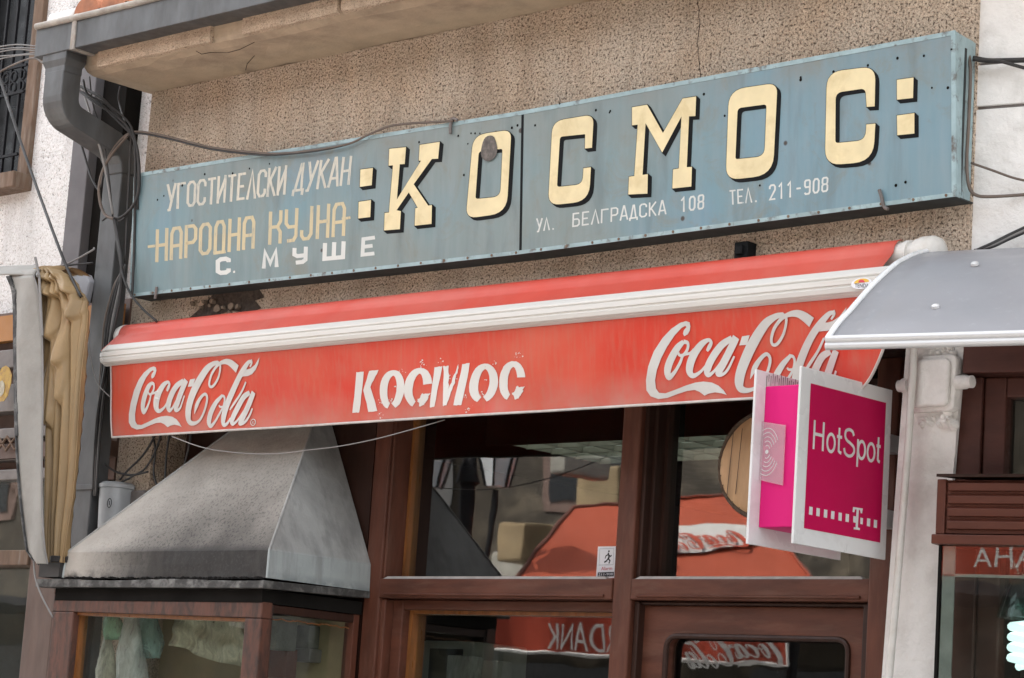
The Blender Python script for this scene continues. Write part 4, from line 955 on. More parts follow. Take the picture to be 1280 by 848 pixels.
ya, yb2 = (A.y+D_.y)/2, (B.y+C_.y)/2; za, zb_ = (D_.z+C_.z)/2, (A.z+B.z)/2
g = MB(); g.prism([Vector((HX+.0008, y, z)) for y, z in ((ya, za), (yb2, za), (yb2, zb_), (ya, zb_))], (.0004, 0, 0)); mg = obj('magenta_field', g, M['hs_magenta'], fp)
H0 = hx(*zh((68, 274))); H1 = hx(*zh((440, 362))); H2 = hx(*zh((76, 112)))
g = MB(); fw_ = .006
# thin rounded sans letters as strokes: x in metres to the right (+y), heights in cap units
cap = H2.z-H0.z; Lw = H1.y-H0.y; b0 = H0.z
def hm(x, y, h): return Vector((HX+.0016+h, H0.y+x, b0+y))
sw = .0088
def circ(cx, cy, rx, ry, a0=0, a1=360, n=22): return [(cx+rx*math.cos(math.radians(a0+(a1-a0)*i/n)), cy+ry*math.sin(math.radians(a0+(a1-a0)*i/n))) for i in range(n+1)]
u = Lw/10.0; xh = cap*.70
def L_(P, h=0): ribbon(g, P, [sw]*len(P), hm, h)
L_([(.12*u, 0), (.12*u, cap)]); L_([(1.45*u, 0), (1.45*u, cap)]); L_([(.12*u, cap*.53), (1.45*u, cap*.53)], .0003)
L_(circ(2.62*u, xh/2, .56*u, xh/2-sw*.42))
L_([(3.78*u, cap*.94), (3.78*u, cap*.14), (3.92*u, .008), (4.2*u, .006)]); L_([(3.45*u, xh-.006), (4.2*u, xh-.006)], .0003)
L_(cat([(5.95*u, cap*.78), (5.75*u, cap*.91), (5.25*u, cap*.96), (4.75*u, cap*.88), (4.68*u, cap*.70), (4.95*u, cap*.57), (5.5*u, cap*.49), (6.0*u, cap*.38), (6.08*u, cap*.22), (5.75*u, cap*.08), (5.25*u, cap*.04), (4.75*u, cap*.12), (4.58*u, cap*.28)], 5))
L_([(6.62*u, -cap*.27), (6.62*u, xh)]); L_(circ(7.2*u, xh/2, .52*u, xh/2-sw*.42), .0003)
L_(circ(8.65*u, xh/2, .54*u, xh/2-sw*.42))
L_([(9.72*u, cap*.94), (9.72*u, cap*.14), (9.84*u, .008), (10.05*u, .006)]); L_([(9.42*u, xh-.006), (10.08*u, xh-.006)], .0003)
obj('lettering', g, M['hs_white'], fp)
g = MB(); dots = []
for (x, y) in ((58, 619), (98, 627), (140, 635), (180, 643), (221, 652), (261, 659), (302, 667), (341, 676), (380, 684), (418, 692)):
    c = hx(*zh((x, y))); r = .0082 if x not in (302, 341) else .0066; g.prism([Vector((HX+.0014, c.y+sy_*r*.95, c.z+sz_*r*1.35)) for sy_, sz_ in ((-1, -1), (1, -1), (1, 1), (-1, 1))], (.0003, 0, 0))
T = [(296,598),(350,606),(346,634),(338,632),(336,616),(328,613),(322,712),(334,716),(333,727),(299,722),(300,710),(310,712),(315,612),(306,611),(303,627),(293,626)]
g.prism([hx(*zh(p), .0022) for p in T], (.0003, 0, 0)); obj('letter_emblem', g, M['hs_white'], fp)
# clear plate with radio waves on the street face
yp = yb-.010
def pp(px, py, h=0.): return at(px, py, yp-h)
P4 = [pp(948, 600), pp(978, 607), pp(981.5, 531.5), pp(951, 527)]
g = MB(); g.prism(P4, (0, .004, 0)); pt_ = obj('clear_plate', g, M['plate'], hs)
g = MB(); cc = pp(958.5, 565, .0008)
for r in (.018, .030, .042, .054, .066):
    for s in (1, -1):
        P = [(cc.x+r*.62*math.cos(math.radians(a)), cc.z+s*r*math.sin(math.radians(a))) for a in range(28, 118, 8)]
        ribbon(g, P, [.0019]*len(P), lambda x, z, h: Vector((x, yp-.0008-h, z)))
g.prism([Vector((cc.x+.006*math.cos(k*.7), yp-.0009, cc.z+.006*math.sin(k*.7))) for k in range(9)], (0, 0, 0))
obj('wave_mark', g, M['hs_white'], pt_)
# dripping dirt along the top of the back panel
g = MB()
for k in range(34):
    px = 962+k*1.15; t_ = HB+.0012; a = at(px, 461+random.uniform(0, 6), y0h+.0); y_ = y0h+.045+k*.0095
    zt = z1h-random.uniform(.0, .012); ln = random.uniform(.012, .045); g.prism([Vector((t_, y_, zt)), Vector((t_, y_+.003, zt)), Vector((t_, y_+.002, zt-ln)), Vector((t_, y_+.001, zt-ln))], (.0003, 0, 0))
obj('dirt_streaks', g, M['metal_shutter'], hs)

# ================================================================== METAL CANOPY ON THE RIGHT
cb = -.80
ca, czf = rp(1037, 424, cb)
PL0 = R0+RU*ca
def cedge(px, py): p = onpl(px, py, PL0, RU); d = p-R0; return d.dot(RN), p.z
prof = [cedge(*p) for p in [(1037,424),(1051,404.5),(1065.6,389),(1081,371),(1096.8,354),(1120,333),(1133,325),(1146,319),(1161.7,315)]]
cy_ = thing('curved_canopy', 'grey curved sheet canopy with a white tubular front edge over the right shop', 'canopy', tuple(rw(ca+.8, -.4, 2.7)))
prof2 = cat(prof, 4); 
while prof2[-1][0] < -.03: prof2.append((prof2[-1][0]+.08, prof2[-1][1]+.012))
CL = 2.2
g = MB(); g.grid(lambda u, v: rw(ca+CL*u, *prof2[round(v*(len(prof2)-1))]), 24, len(prof2)-1); o = obj('sheet', g, M['canopy'], cy_, smooth='all'); m_ = o.modifiers.new('thick', 'SOLIDIFY'); m_.thickness = .006; m_.offset = -1
g = MB(); g.tube([rw(ca-.006, b, z+.002) for b, z in prof2], .008, 10); obj('side_trim', g, M['hs_white'], cy_, smooth='all')
zb1 = rp(1037, 433.5, cb)[1]
slope = (rp(1280, 413.5, cb)[1]-rp(1041, 420.5, cb)[1])/(rp(1280, 413.5, cb)[0]-rp(1041, 420.5, cb)[0])
slope2 = (rp(1280, 431, cb)[1]-rp(1041, 433, cb)[1])/(rp(1280, 431, cb)[0]-rp(1041, 433, cb)[0])
for z, r, sl_ in ((rp(1041, 425, cb)[1], .0105, slope*.5), (rp(1041, 433.5, cb)[1], .0105, slope2*.5)):
    g = MB(); g.tube([rw(ca-.006, cb-.006, z), rw(ca+CL, cb-.006, z+.0*CL*sl_)], r, 12); obj('edge_tube', g, M['steel'], cy_, smooth=True)
for px, py in ((1169.5, 384), (1218.5, 331)):
    # bolt on the sheet: find the profile point under this pixel
    best = min(((rp(px, py, b), b, z) for b, z in prof2), key=lambda q: abs(q[0][1]-q[2])); (a_, z_), b_, _ = best
    p = rw(a_, b_, z_); i = min(range(len(prof2)), key=lambda k: abs(prof2[k][0]-b_)); i = max(1, min(len(prof2)-2, i)); tv = Vector((0, prof2[i+1][0]-prof2[i-1][0], prof2[i+1][1]-prof2[i-1][1])).normalized()
    nrm = RN*(-tv.z)+Vector((0, 0, tv.y)); g = MB(); g.lathe(p, [(.011, -.002), (.0105, .005), (.006, .008), (.001, .009)], 14, nrm); obj('bolt', g, M['steel'], cy_, smooth=True)
g = MB()
for a_ in (ca+.33, ca+1.2):
    g.tube([rw(a_, b, z-.014) for b, z in prof2], .010, 8)
obj('rib', g, M['steel'], cy_, smooth=True)

# ================================================================== RIGHT SHOP
rs = thing('right_shopfront', 'brown framed shop window under the grey canopy on the right', 'shopfront', tuple(rw(.6, .1, 0)))
def rpz(px, py, b): return rp(px, py, b)
a_l, z_l = rp(1204, 468, -.03)
g = MB(); rbox(g, rp(1203, 450, -.035)[0], 3.2, -.035, .12, z_l+.002, z_l+.16); obj('lintel', g, M['right_brown'], rs, bevel=.006)
fa0 = rp(1194, 530, .02)[0]; fa1 = rp(1254.5, 540, .02)[0]; fz = rp(1260, 496, .02)[1]; zsill = 2.28
g = MB(); rbox(g, fa0-.02, rp(1226, 540, .02)[0], .02, .10, 1.5, z_l); obj('post', g, M['right_brown'], rs, bevel=.004)
am = rp(1228.5, 540, .03)[0]
g = MB(); rbox(g, am, fa1, .032, .10, 1.5, z_l); rbox(g, fa1, 3.2, .032, .10, fz, z_l); wfr = obj('window_frame', g, M['right_brown'], rs, bevel=.005)
g = MB(); rbox(g, fa1-.002, 3.2, .075, .08, 2.0, fz+.004); obj('pane', g, M['glass_side'], wfr)
g = MB(); rbox(g, fa1+.02, 3.2, .2, .21, 2.2, z_l); obj('blind', g, M['bag_white'], wfr)
# slatted brown shutter box
sb = thing('shutter_box', 'brown slatted shutter box above the glass on the right', 'shutter box', tuple(rw(.6, -.08, 2.25)))
bb = -.13
a0, zt = rp(1171.5, 599, bb); _, zb0 = rp(1171.5, 668, bb); _, zb1 = rp(1171.5, 680.5, bb)
g = MB(); rbox(g, a0+.022, 3.2, bb+.010, -.01, zb0+.004, zt-.002); obj('box_body', g, M['right_slat'], sb)
g = MB(); rbox(g, a0, a0+.026, bb, -.005, zb0, zt); obj('end_post', g, M['right_slat'], sb, bevel=.003)
sh = (zt-zb0)/4.35
for k in range(4):
    zc_ = zb0+.012+k*sh+sh*.5
    g = MB(); secs = []
    for a in (a0+.034, 3.2): secs.append([rw(a, bb+.012, zc_-sh*.46), rw(a, bb-.004, zc_-sh*.40), rw(a, bb-.006, zc_+sh*.18), rw(a, bb+.006, zc_+sh*.38), rw(a, bb+.012, zc_+sh*.40)])
    g.sweep(secs); obj('slat', g, M['right_slat'], sb, bevel=.002)
g = MB(); rbox(g, a0-.006, 3.2, bb-.014, -.005, zb1, zb0-.001); obj('bottom_rail', g, M['right_slat'], sb, bevel=.003)
g = MB(); g.hexa([rw(a0+.005, bb-.02, zt+.004), rw(3.2, bb-.02, zt+.004), rw(3.2, .02, zt+.016), rw(a0+.04, .02, zt+.016)], [rw(a0+.005, bb-.02, zt+.012), rw(3.2, bb-.02, zt+.012), rw(3.2, .02, zt+.024), rw(a0+.04, .02, zt+.024)]); obj('cover_board', g, M['brown_dark'], sb)
# glass show window under it
sw_ = thing('show_window', 'frameless glass show window with a lit bulb behind, under the shutter box', 'show window', tuple(rw(.6, -.1, 0)))
ga = rp(1178, 700, -.11)[0]
g = MB(); rbox(g, ga, 3.2, -.112, -.106, 0, zb1-.002); obj('pane', g, M['glass_side'], sw_)
g = MB(); rbox(g, ga, ga+.034, -.105, -.098, 0, zb1-.002); obj('edge_tape', g, M['putty'], sw_)
g = MB(); zr_ = rp(1180, 719, -.104)[1]; rbox(g, ga, 3.2, -.105, -.100, zr_-.004, zr_+.004); obj('edge_strip', g, M['putty'], sw_)
g = MB(); rbox(g, ga-.012, ga-.004, -.11, -.02, 0, zb1); obj('side_gap', g, M['dark'], sw_)
g = MB(); ap = rp(1223, 760, .1)[0]; rbox(g, ap-.03, ap+.012, .06, .14, 0, 2.26); rbox(g, ap+.016, ap+.05, .08, .16, 0, 2.26); rbox(g, ga+.05, ap-.03, .12, .13, 0, 2.26); obj('inner_post', g, M['right_brown'], sw_)
g = MB(); rbox(g, ap+.06, 3.2, .30, .31, 0, 2.26); obj('back_board', g, M['wallpaint'], sw_)
lp = thing('hanging_bulb', 'lit white spiral bulb with a grey shade hanging behind the right glass', 'lamp', tuple(onpl(1274, 800, R0+RN*.03, RN)))
lc = onpl(1276, 790, R0+RN*.03, RN)
g = MB(); g.tube([lc+Vector((math.cos(k*.42)*.026*(1 if k < 62 else (68-k)/7), math.sin(k*.42)*.026*(1 if k < 62 else (68-k)/7), .03-k*.0019)) for k in range(67)], .0115, 8); obj('bulb', g, M['bulb'], lp, smooth=True)
g = MB(); g.lathe(lc, [(.012, .165), (.026, .16), (.048, .11), (.066, .05), (.070, .036), (.066, .036), (.044, .105), (.02, .15)], 24); obj('shade', g, M['glass_side'], lp, smooth=True)
g = MB(); g.tube([lc+Vector((0, 0, .165)), lc+Vector((0, 0, .30))], .004, 6); obj('flex', g, M['cable'], lp)

# junction box and conduit on the pier
jb = thing('junction_box', 'white painted junction box on the plastered pier beside the shop door', 'junction box', tuple(at(1160, 510, -.03)))
p0 = at(1133.5, 510, -.045); p1 = at(1187, 447, -.045)
def jr(d, y, r): 
    return [Vector((x, y, z)) for x, z in rnd([(p0.x-d, p0.z-d, r), (p1.x+d, p0.z-d, r), (p1.x+d, p1.z+d, r), (p0.x-d, p1.z+d, r)], 4)]
g = MB(); g.sweep([jr(.012, -.0, .022), jr(.012, -.030, .022), jr(.004, -.034, .022)]); obj('case', g, M['white_plaster'], jb, bevel=.003)
g = MB(); g.sweep([jr(.0, -.035, .02), jr(.0, -.046, .02), jr(-.006, -.052, .02)]); obj('lid', g, M['white_plaster'], jb, bevel=.003)
g = MB(); zc_ = (p0.z+p1.z)/2-.0
g.lathe((p0.x-.012, -.02, zc_), [(.022, 0), (.022, -.02), (.017, -.024), (.017, -.035), (.001, -.036)], 14, (1, 0, 0)); obj('cable_gland', g, M['white_plaster'], jb, smooth=True); g = MB(); g.lathe((p1.x+.012, -.02, zc_), [(.020, 0), (.020, .03), (.017, .034), (.018, .05), (.001, .052)], 14, (1, 0, 0)); obj('cable_gland', g, M['white_plaster'], jb, smooth=True)
g = MB()
for k in range(16):
    c = Vector((random.uniform(p0.x+.02, p1.x), -.004, p0.z-random.uniform(.015, .05))); g.lathe(c, [(random.uniform(.008, .02), 0), (.006, random.uniform(.012, .022)), (.001, .024)], 7, (random.uniform(-.3, .3), -1, random.uniform(-.3, .3)))
for k in range(10):
    c = Vector((random.uniform(p0.x+.02, p1.x+.03), -.004, p1.z+random.uniform(.018, .035))); g.lathe(c, [(random.uniform(.006, .014), 0), (.004, .014), (.001, .016)], 7, (0, -1, .2))
obj('mortar_lump', g, M['white_plaster'], jb)
g = MB(); g.tube([tuple(at(x, y, -.075)) for x, y in ((1143.5, 400), (1140.8, 470), (1135, 560), (1127, 660), (1119, 760), (1111, 850))]+[tuple(at(1095, 1050, -.075))], .0108, 12)
one('conduit', g, M['white_plastic'], 'thin white pipe running down the plastered pier past the junction box', 'pipe', smooth=True)
g = MB(); pk = at(932, 316, -.02); g.box(pk.x-.026, pk.x+.026, -.045, -.0, pk.z-.03, pk.z+.03); g.box(pk.x-.014, pk.x+.014, -.058, -.045, pk.z-.012, pk.z+.016)
one('wall_clip', g, M['letter_black'], 'small black bracket on the pebbledash between sign and awning', 'bracket', bevel=.004)

# ================================================================== GRILL KIOSK WITH HOOD
ki = thing('grill_kiosk', 'glazed brown kiosk with a big sooty metal hood, left of the shop windows', 'kiosk', (-1.35, -.1, 0))
KX0, KX1, KY0, KY1 = -1.868, -.750, -.327, .148
hb0, hb1, ht = 2.142, 2.236, 2.78
tz = (ht-hb1)/(2.66-hb1)
top = dict(x0=KX0+(-1.50-KX0)*tz, x1=KX1-.004+(-.965-KX1)*tz, y0=KY0+(0.0-KY0)*tz)
def hq(x0, x1, y0, y1, z): return [Vector((x0, y0, z)), Vector((x1, y0, z)), Vector((x1, y1, z)), Vector((x0, y1, z))]
g = MB(); lv = []
N_ = 10
b0_ = hq(KX0-.006, KX1+.002, KY0-.004, KY1, hb0); b1_ = hq(KX0, KX1-.002, KY0, KY1, hb1); t1_ = hq(top['x0'], top['x1'], top['y0'], KY1, ht)
# front and left faces
def fgrid(A, B, C, D, nu=14, nv=8, w=.004):
    def f(u, v):
        p = A.lerp(B, u).lerp(D.lerp(C, u), v); n = (B-A).cross(D-A).normalized(); e = min(u, 1-u, v, 1-v)*8
        return p+n*(w*min(1, e)*math.sin(p.x*9+p.z*7)*math.cos(p.z*11-p.x*3))
    return f
g.grid(fgrid(b1_[0], b1_[1], t1_[1], t1_[0]), 16, 10); g.grid(fgrid(b0_[0], b0_[1], b1_[1], b1_[0]), 16, 2)
g.grid(fgrid(b1_[3], b1_[0], t1_[0], t1_[3]), 8, 8); g.grid(fgrid(b0_[3], b0_[0], b1_[0], b1_[3]), 8, 2)
hood = obj('hood', g, M['hood'], ki); m_ = hood.modifiers.new('thick', 'SOLIDIFY'); m_.thickness = .002
g = MB(); g.grid(fgrid(b1_[1], b1_[2], t1_[2], t1_[1]), 8, 8); g.grid(fgrid(b0_[1], b0_[2], b1_[2], b1_[1]), 8, 2); obj('side_sheet', g, M['hood_side'], hood)
g = MB()
for a, b, c in ((b0_[1], b1_[1], t1_[1]), (b0_[0], b1_[0], t1_[0])): g = MB(); g.tube([a, b, c], .0045, 6); obj('seam_fold', g, M['hood_side'], hood, smooth=True)
g = MB(); x0, x1 = KX0-.145, KX1+.006
g.sweep([[Vector((x, KY0-.022, 2.106)), Vector((x, KY0-.020, 2.134+.003*math.sin(x*9))), Vector((x, KY1, 2.142)), Vector((x, KY1, 2.118))] for x in [x0+(x1-x0)*i/24 for i in range(25)]]); ledge = obj('ledge', g, M['ledge'], ki, bevel=.002)
g = MB(); g.box(KX0-.06, KX1-.03, KY0+.01, KY1, 2.06, 2.105); obj('gap_board', g, M['dark'], ki)
# soot lumps along the hood's foot
g = MB()
for k in range(90):
    c = Vector((random.uniform(KX0-.02, KX1), KY0-.005-random.uniform(0, .012), 2.139)); r = random.uniform(.003, .009); g.lathe(c, [(r*1.6, -.002), (r, r*.6), (.001, r*.9)], 6)
obj('soot_lump', g, M['dark'], ki)
# body: corner posts, rails, panes. The front is slightly twisted out of square as in the photo
fy = KY0+.012
fl = at(67.5, 742, fy); fr_ = at(331, 752, fy)
zt0, zt1 = fl.z, fr_.z
def kz(x, dz): return (zt0+(zt1-zt0)*(x-fl.x)/(fr_.x-fl.x))+dz
ax0, ax1 = at(90, 780, fy).x, at(304, 790, fy).x
px1 = at(324, 800, fy).x
g = MB(); zw0 = at(91, 764.5, fy).z; zw1 = at(304, 772.5, fy).z
def quad(mb, x0, x1, za0, za1, zb0, zb1, y0, y1):
    mb.hexa([Vector((x0, y0, za0)), Vector((x1, y0, za1)), Vector((x1, y1, za1)), Vector((x0, y1, za0))], [Vector((x0, y0, zb0)), Vector((x1, y0, zb1)), Vector((x1, y1, zb1)), Vector((x0, y1, zb0))])
quad(g, fl.x, px1, zw0, zw1, kz(fl.x, 0), kz(px1, 0), fy, fy+.05); rl = obj('top_rail', g, M['sooty'], ki, bevel=.004)
g = MB(); quad(g, fl.x+.001, ax0, 0, 0, zw0-.001, zw0-.001, fy+.002, fy+.05); obj('corner_post', g, M['sooty'], ki, bevel=.004)
g = MB(); quad(g, ax1, px1-.001, 0, 0, zw1-.001, zw1-.001, fy+.002, fy+.05); obj('corner_post', g, M['sooty'], ki, bevel=.004)
g = MB(); quad(g, ax0, ax0+.014, .9, .9, zw0, zw0, fy+.03, fy+.06); quad(g, ax0, ax1, zw0-.012, zw1-.012, zw0, zw1, fy+.02, fy+.05); obj('glazing_bead', g, M['varnish'], ki)
g = MB(); quad(g, ax0+.004, ax1+.004, .9, .9, zw0-.004, zw1-.004, fy+.045, fy+.049); obj('front_pane', g, M['glass_kiosk'], ki)
g = MB(); quad(g, ax0, ax1, .8, .8, .9, .9, fy, fy+.05); quad(g, fl.x, px1, 0, 0, .8, .8, fy+.01, fy+.03); obj('lower_panel', g, M['sooty'], ki)
# right side wall of the kiosk
sx = KX1-.035
g = MB(); g.box(sx-.045, sx, KY0+.02, KY0+.07, 0, 2.06); obj('side_post', g, M['sooty'], ki, bevel=.003)
g = MB(); g.box(sx-.045, sx, KY1-.03, KY1-.002, 0, 2.06); obj('side_post', g, M['brown_v'], ki, bevel=.003)
g = MB(); g.box(sx-.045, sx, KY0+.07, KY1-.03, 2.03, 2.058); obj('side_rail', g, M['brown_dark'], ki, bevel=.003); g = MB(); g.box(sx-.045, sx, KY0+.07, KY1-.03, .8, .9); obj('side_rail', g, M['brown_dark'], ki, bevel=.003)
g = MB(); g.box(sx-.03, sx-.026, KY0+.07, KY1-.03, .9, 2.03); obj('side_pane', g, M['glass'], ki)
g = MB(); zq = 2.012; g.tube([Vector((sx-.022, KY0+.07+(KY1-KY0-.1)*i/40, zq+random.uniform(-.003, .003))) for i in range(41)], .0022, 5); obj('gilt_strip', g, M['varnish'], ki)
g = MB(); g.box(fl.x+.03, sx-.05, KY1-.02, KY1-.01, .3, 2.05); obj('back_wall', g, pm('sandy_kiosk_back', (.34, .27, .16), .8, var=.2), ki)
g = MB(); g.box(fl.x+.03, sx-.05, fy+.05, KY1-.02, 1.60, 1.62); obj('shelf', g, M['oldwood'], ki)
# things inside the kiosk: hanging bags and cartons
def bag(name, px, ptop, pbot, wpx, Y, mat, label, grp='plastic bags hanging inside the kiosk'):
    a, b = at(px, ptop, Y), at(px, pbot, Y); wd = (at(px+wpx, ptop, Y)-at(px, ptop, Y)).length; n = 14; secs = []
    for i in range(9):
        t_ = i/8; k_ = .25+.75*math.sin(min(1, t_*1.25)*math.pi/2)*(1-.25*max(0, t_-.8)/.2)
        c = a.lerp(b, t_); secs.append([c+Vector((math.cos(q)*wd/2*k_*(1+.14*math.sin(q*3+i)), math.sin(q)*wd/4*k_*(1+.2*math.sin(q*5+i*2)), .004*math.sin(q*4+i))) for q in [2*math.pi*k/n for k in range(n)]])
    g = MB(); g.sweep(secs); one(name, g, mat, label, 'plastic bag', grp, smooth='all')
bag('plastic_bag', 141, 755, 799, 22, -.20, M['bag_green'], 'pale green plastic bag hanging at the left inside the kiosk')
bag('plastic_bag', 186, 750, 822, 30, -.14, M['bag_teal'], 'teal tinted round plastic bag hanging inside the kiosk')
bag('plastic_bag', 164, 756, 880, 34, -.19, M['bag_white'], 'long clear whitish plastic bag hanging beside the teal bag')
bag('plastic_bag', 134, 795, 880, 26, -.15, M['bag_cream'], 'cream plastic sheet hanging below the green bag in the kiosk')
def sheet(name, pts, Y, mat, label, cat_, grp=None):
    g = MB(); q = [at(x, y, Y) for x, y in pts]
    def f(u, v):
        p = q[0].lerp(q[1], u).lerp(q[3].lerp(q[2], u), v); return p+Vector((0, .012*math.sin(u*17+v*5)+.008*math.sin(v*11-u*4), .006*math.sin(u*9)))
    g.grid(f, 18, 8); o = one(name, g, mat, label, cat_, grp, smooth='all'); m_ = o.modifiers.new('thick', 'SOLIDIFY'); m_.thickness = .0015
sheet('plastic_sheet', [(214, 768), (306, 772), (306, 838), (216, 808)], -.16, M['bag_cream'], 'crumpled cream plastic film hung along the right of the kiosk window', 'plastic film')
g = MB(); c = at(232, 880, -.06); g.lathe(c, [(.045, -.12), (.05, .02), (.03, .05), (.012, .06), (.001, .06)], 16); one('red_bottle', g, pm('red_plastic', (.40, .10, .05), .45), 'reddish round topped jar standing low inside the kiosk', 'jar', smooth=True)
Yc = -.05
for i, (x0, x1, yb_, yt, lab) in enumerate([(344, 374, 812, 775, 'greenish carton at the left on the kiosk top shelf'), (385, 404, 811, 783, 'small square carton on the kiosk shelf beside the glass'), (407, 446, 811, 784, 'wide patched carton on the kiosk shelf by the post'), (386, 404, 828, 812, 'dark small carton under the square one in the kiosk'), (407, 449, 828, 812, 'pale flat package under the patched carton in the kiosk'), (356, 374, 848, 812, 'dull red packet low behind the kiosk side glass'), (402, 447, 838, 829, 'white striped packet low behind the kiosk side glass')]):
    X = sx-.16-.02*(i % 3)
    a = atx(x0, yb_, X); b = atx(x1, yt, X); g = MB(); g.box(X-.10, X, a.y, b.y-.004, a.z+.001, max(b.z, a.z+.02)-.002)
    one('carton', g, [M['dull_carton'], M['dull_carton'], M['dull_carton'], M['metal_shutter'], M['dull_carton'], M['dull_red'], M['carton']][i], lab, 'carton', 'packets behind the kiosk side glass', bevel=.004)
# bright boxes inside the lower shop pane
mwp = thing('glass_case', 'pale glass fronted case behind the lower left shop window', 'display case', tuple(at(560, 860, .75)))
a = at(524, 860, .75); b = at(592, 802, .75); g = MB(); g.box(a.x, b.x, .75, 1.05, a.z-.25, b.z); obj('case_body', g, M['carton'], mwp, bevel=.01)
g = MB(); g.box(a.x+.05, b.x-.05, .742, .75, a.z-.2, b.z-.03); obj('case_window', g, M['opp_dark'], mwp)
a = at(556, 862, .60); b = at(590, 820, .60); g = MB(); g.box(a.x, b.x, .60, .66, a.z-.1, b.z); one('menu_card', g, M['bag_white'], 'pale card propped before the glass case in the lower window', 'card', bevel=.004)
a = at(594, 862, .66); b = at(622, 826, .66); g = MB(); g.box(a.x, b.x, .66, .74, a.z-.1, b.z); one('tin_box', g, M['carton'], 'small dull box to the right of the propped pale card', 'box', bevel=.006)

# ================================================================== GREY METER BOX, LEFT OF THE HOOD
mbx = thing('meter_box', 'grey rounded electrical box on the wall left of the hood', 'electrical box', tuple(at(145, 660, -.05)))
c0 = at(142, 611, -.06); c1 = at(139, 680, -.06); rr_ = .06
g = MB(); 
def mring(c, k=1.): return [c+Vector((math.cos(a)*rr_*k, -math.sin(a)*.05*k, 0)) for a in [math.pi*i/10 for i in range(11)]]+[c+Vector((-rr_*k, .05, 0)), c+Vector((rr_*k, .05, 0))]
g.sweep([mring(c1), mring(c0)]); obj('case', g, M['grey_box'], mbx, smooth=True)
g = MB(); g.sweep([mring(c0+Vector((0, 0, .001)), 1.06), mring(c0+Vector((0, 0, .014)), 1.06), mring(c0+Vector((0, 0, .024)), .8)]); obj('lid', g, M['grey_box'], mbx, smooth=True)
g = MB(); e = at(137, 629, -.115); g.tube([e+Vector((math.cos(a)*.012, -.001, math.sin(a)*.017)) for a in [2*math.pi*k/20 for k in range(21)]], .0015, 5); g.tube([e+Vector((0, -.001, -.008)), e+Vector((0, -.001, .008))], .0015, 5); obj('round_mark', g, M['letter_black'], mbx)
g = MB()
for k in range(6): p = at(123, 617+k*7, -.05); g.lathe(p, [(.008, 0), (.008, -.02), (.004, -.03)], 8, (1, 0, 0))
obj('screw_lug', g, M['letter_black'], mbx)
c2 = at(172, 606, .0); g = MB(); g.box(c0.x+.066, c0.x+.15, -.03, .02, c1.z, c0.z-.005); obj('side_case', g, M['metal_shutter'], mbx, bevel=.006)

# ================================================================== NEIGHBOUR'S SHOP ON THE LEFT
ns = thing('left_shopfront', 'dark brown shopfront with glass and slats at the left edge', 'shopfront', (-3, 0, 0))
LY = -.02
def lat(px, py, y=LY): return at(px, py, y)
g = MB(); a = lat(37, 706); b = lat(76, 706); g.box(a.x, b.x-.02, LY, .12, 0, a.z+.08); obj('post', g, M['shop_brown'], ns, bevel=.006)
g = MB(); a2 = lat(-300, 0).x; z0 = lat(20, 707).z; z1 = lat(20, 688).z; g.box(-5, a.x-.002, LY-.01, .1, z0, z1); obj('rail', g, M['oldwood'], ns, bevel=.004)
g = MB(); g.box(-5, a.x, .06, .065, 0, z0); obj('lower_pane', g, M['glass'], ns)
z2 = lat(10, 598).z; g = MB(); g.box(-5, a.x+.1, .06, .065, z1, z2); obj('upper_pane', g, M['glass'], ns)
zz = [lat(8, y).z for y in (598, 585, 572, 560, 545, 532, 512, 478, 455, 432, 420)]
for i in range(0, 10, 2):
    g = MB(); g.box(-5, a.x+.2, .02+.015*(i % 3), .1, zz[i], zz[i+1]); obj('slat', g, M['metal_shutter'], ns, bevel=.004)
g = MB(); g.box(-5, a.x+.3, .12, .14, zz[0], lat(8, 380).z); obj('shutter_back', g, M['shop_brown'], ns)
g = MB(); g.box(-5, a.x+.3, .06, .10, lat(8, 420).z, lat(8, 388).z); obj('orange_panel', g, M['orange'], ns)
g = MB()
for s in (0, 1):
    xs = [lat(-8, 545).x+.06*k for k in range(5)]
    g.tube([Vector((x, .005, lat(8, 560).z+(.05 if (k+s) % 2 else -.005))) for k, x in enumerate(xs)], .006, 6)
obj('lattice', g, M['oldwood'], ns)
g = MB(); cy2 = [lat(5, 480, -.03)]; c = cy2[0]; g.prism([c+Vector((math.cos(k*.5)*.05*(1+.12*math.sin(k*1.7)), 0, math.sin(k*.5)*.075)) for k in range(12)], (0, -.002, 0)); st2 = obj('yellow_decal', g, M['decal'], ns)
g = MB(); g.prism([c+Vector((math.cos(k*.7)*.026-.012, -.004, math.sin(k*.7)*.034-.02)) for k in range(9)], (0, -.001, 0)); obj('pale_patch', g, M['bag_cream'], st2)
g = MB(); g.box(-5, -1.9, .5, .52, 0, 2.9); obj('back_wall', g, M['wallpaint'], ns)
g = MB(); g.box(-5, -2.2, .02, .5, 2.66, 2.72); obj('soffit', g, M['shop_brown'], ns)

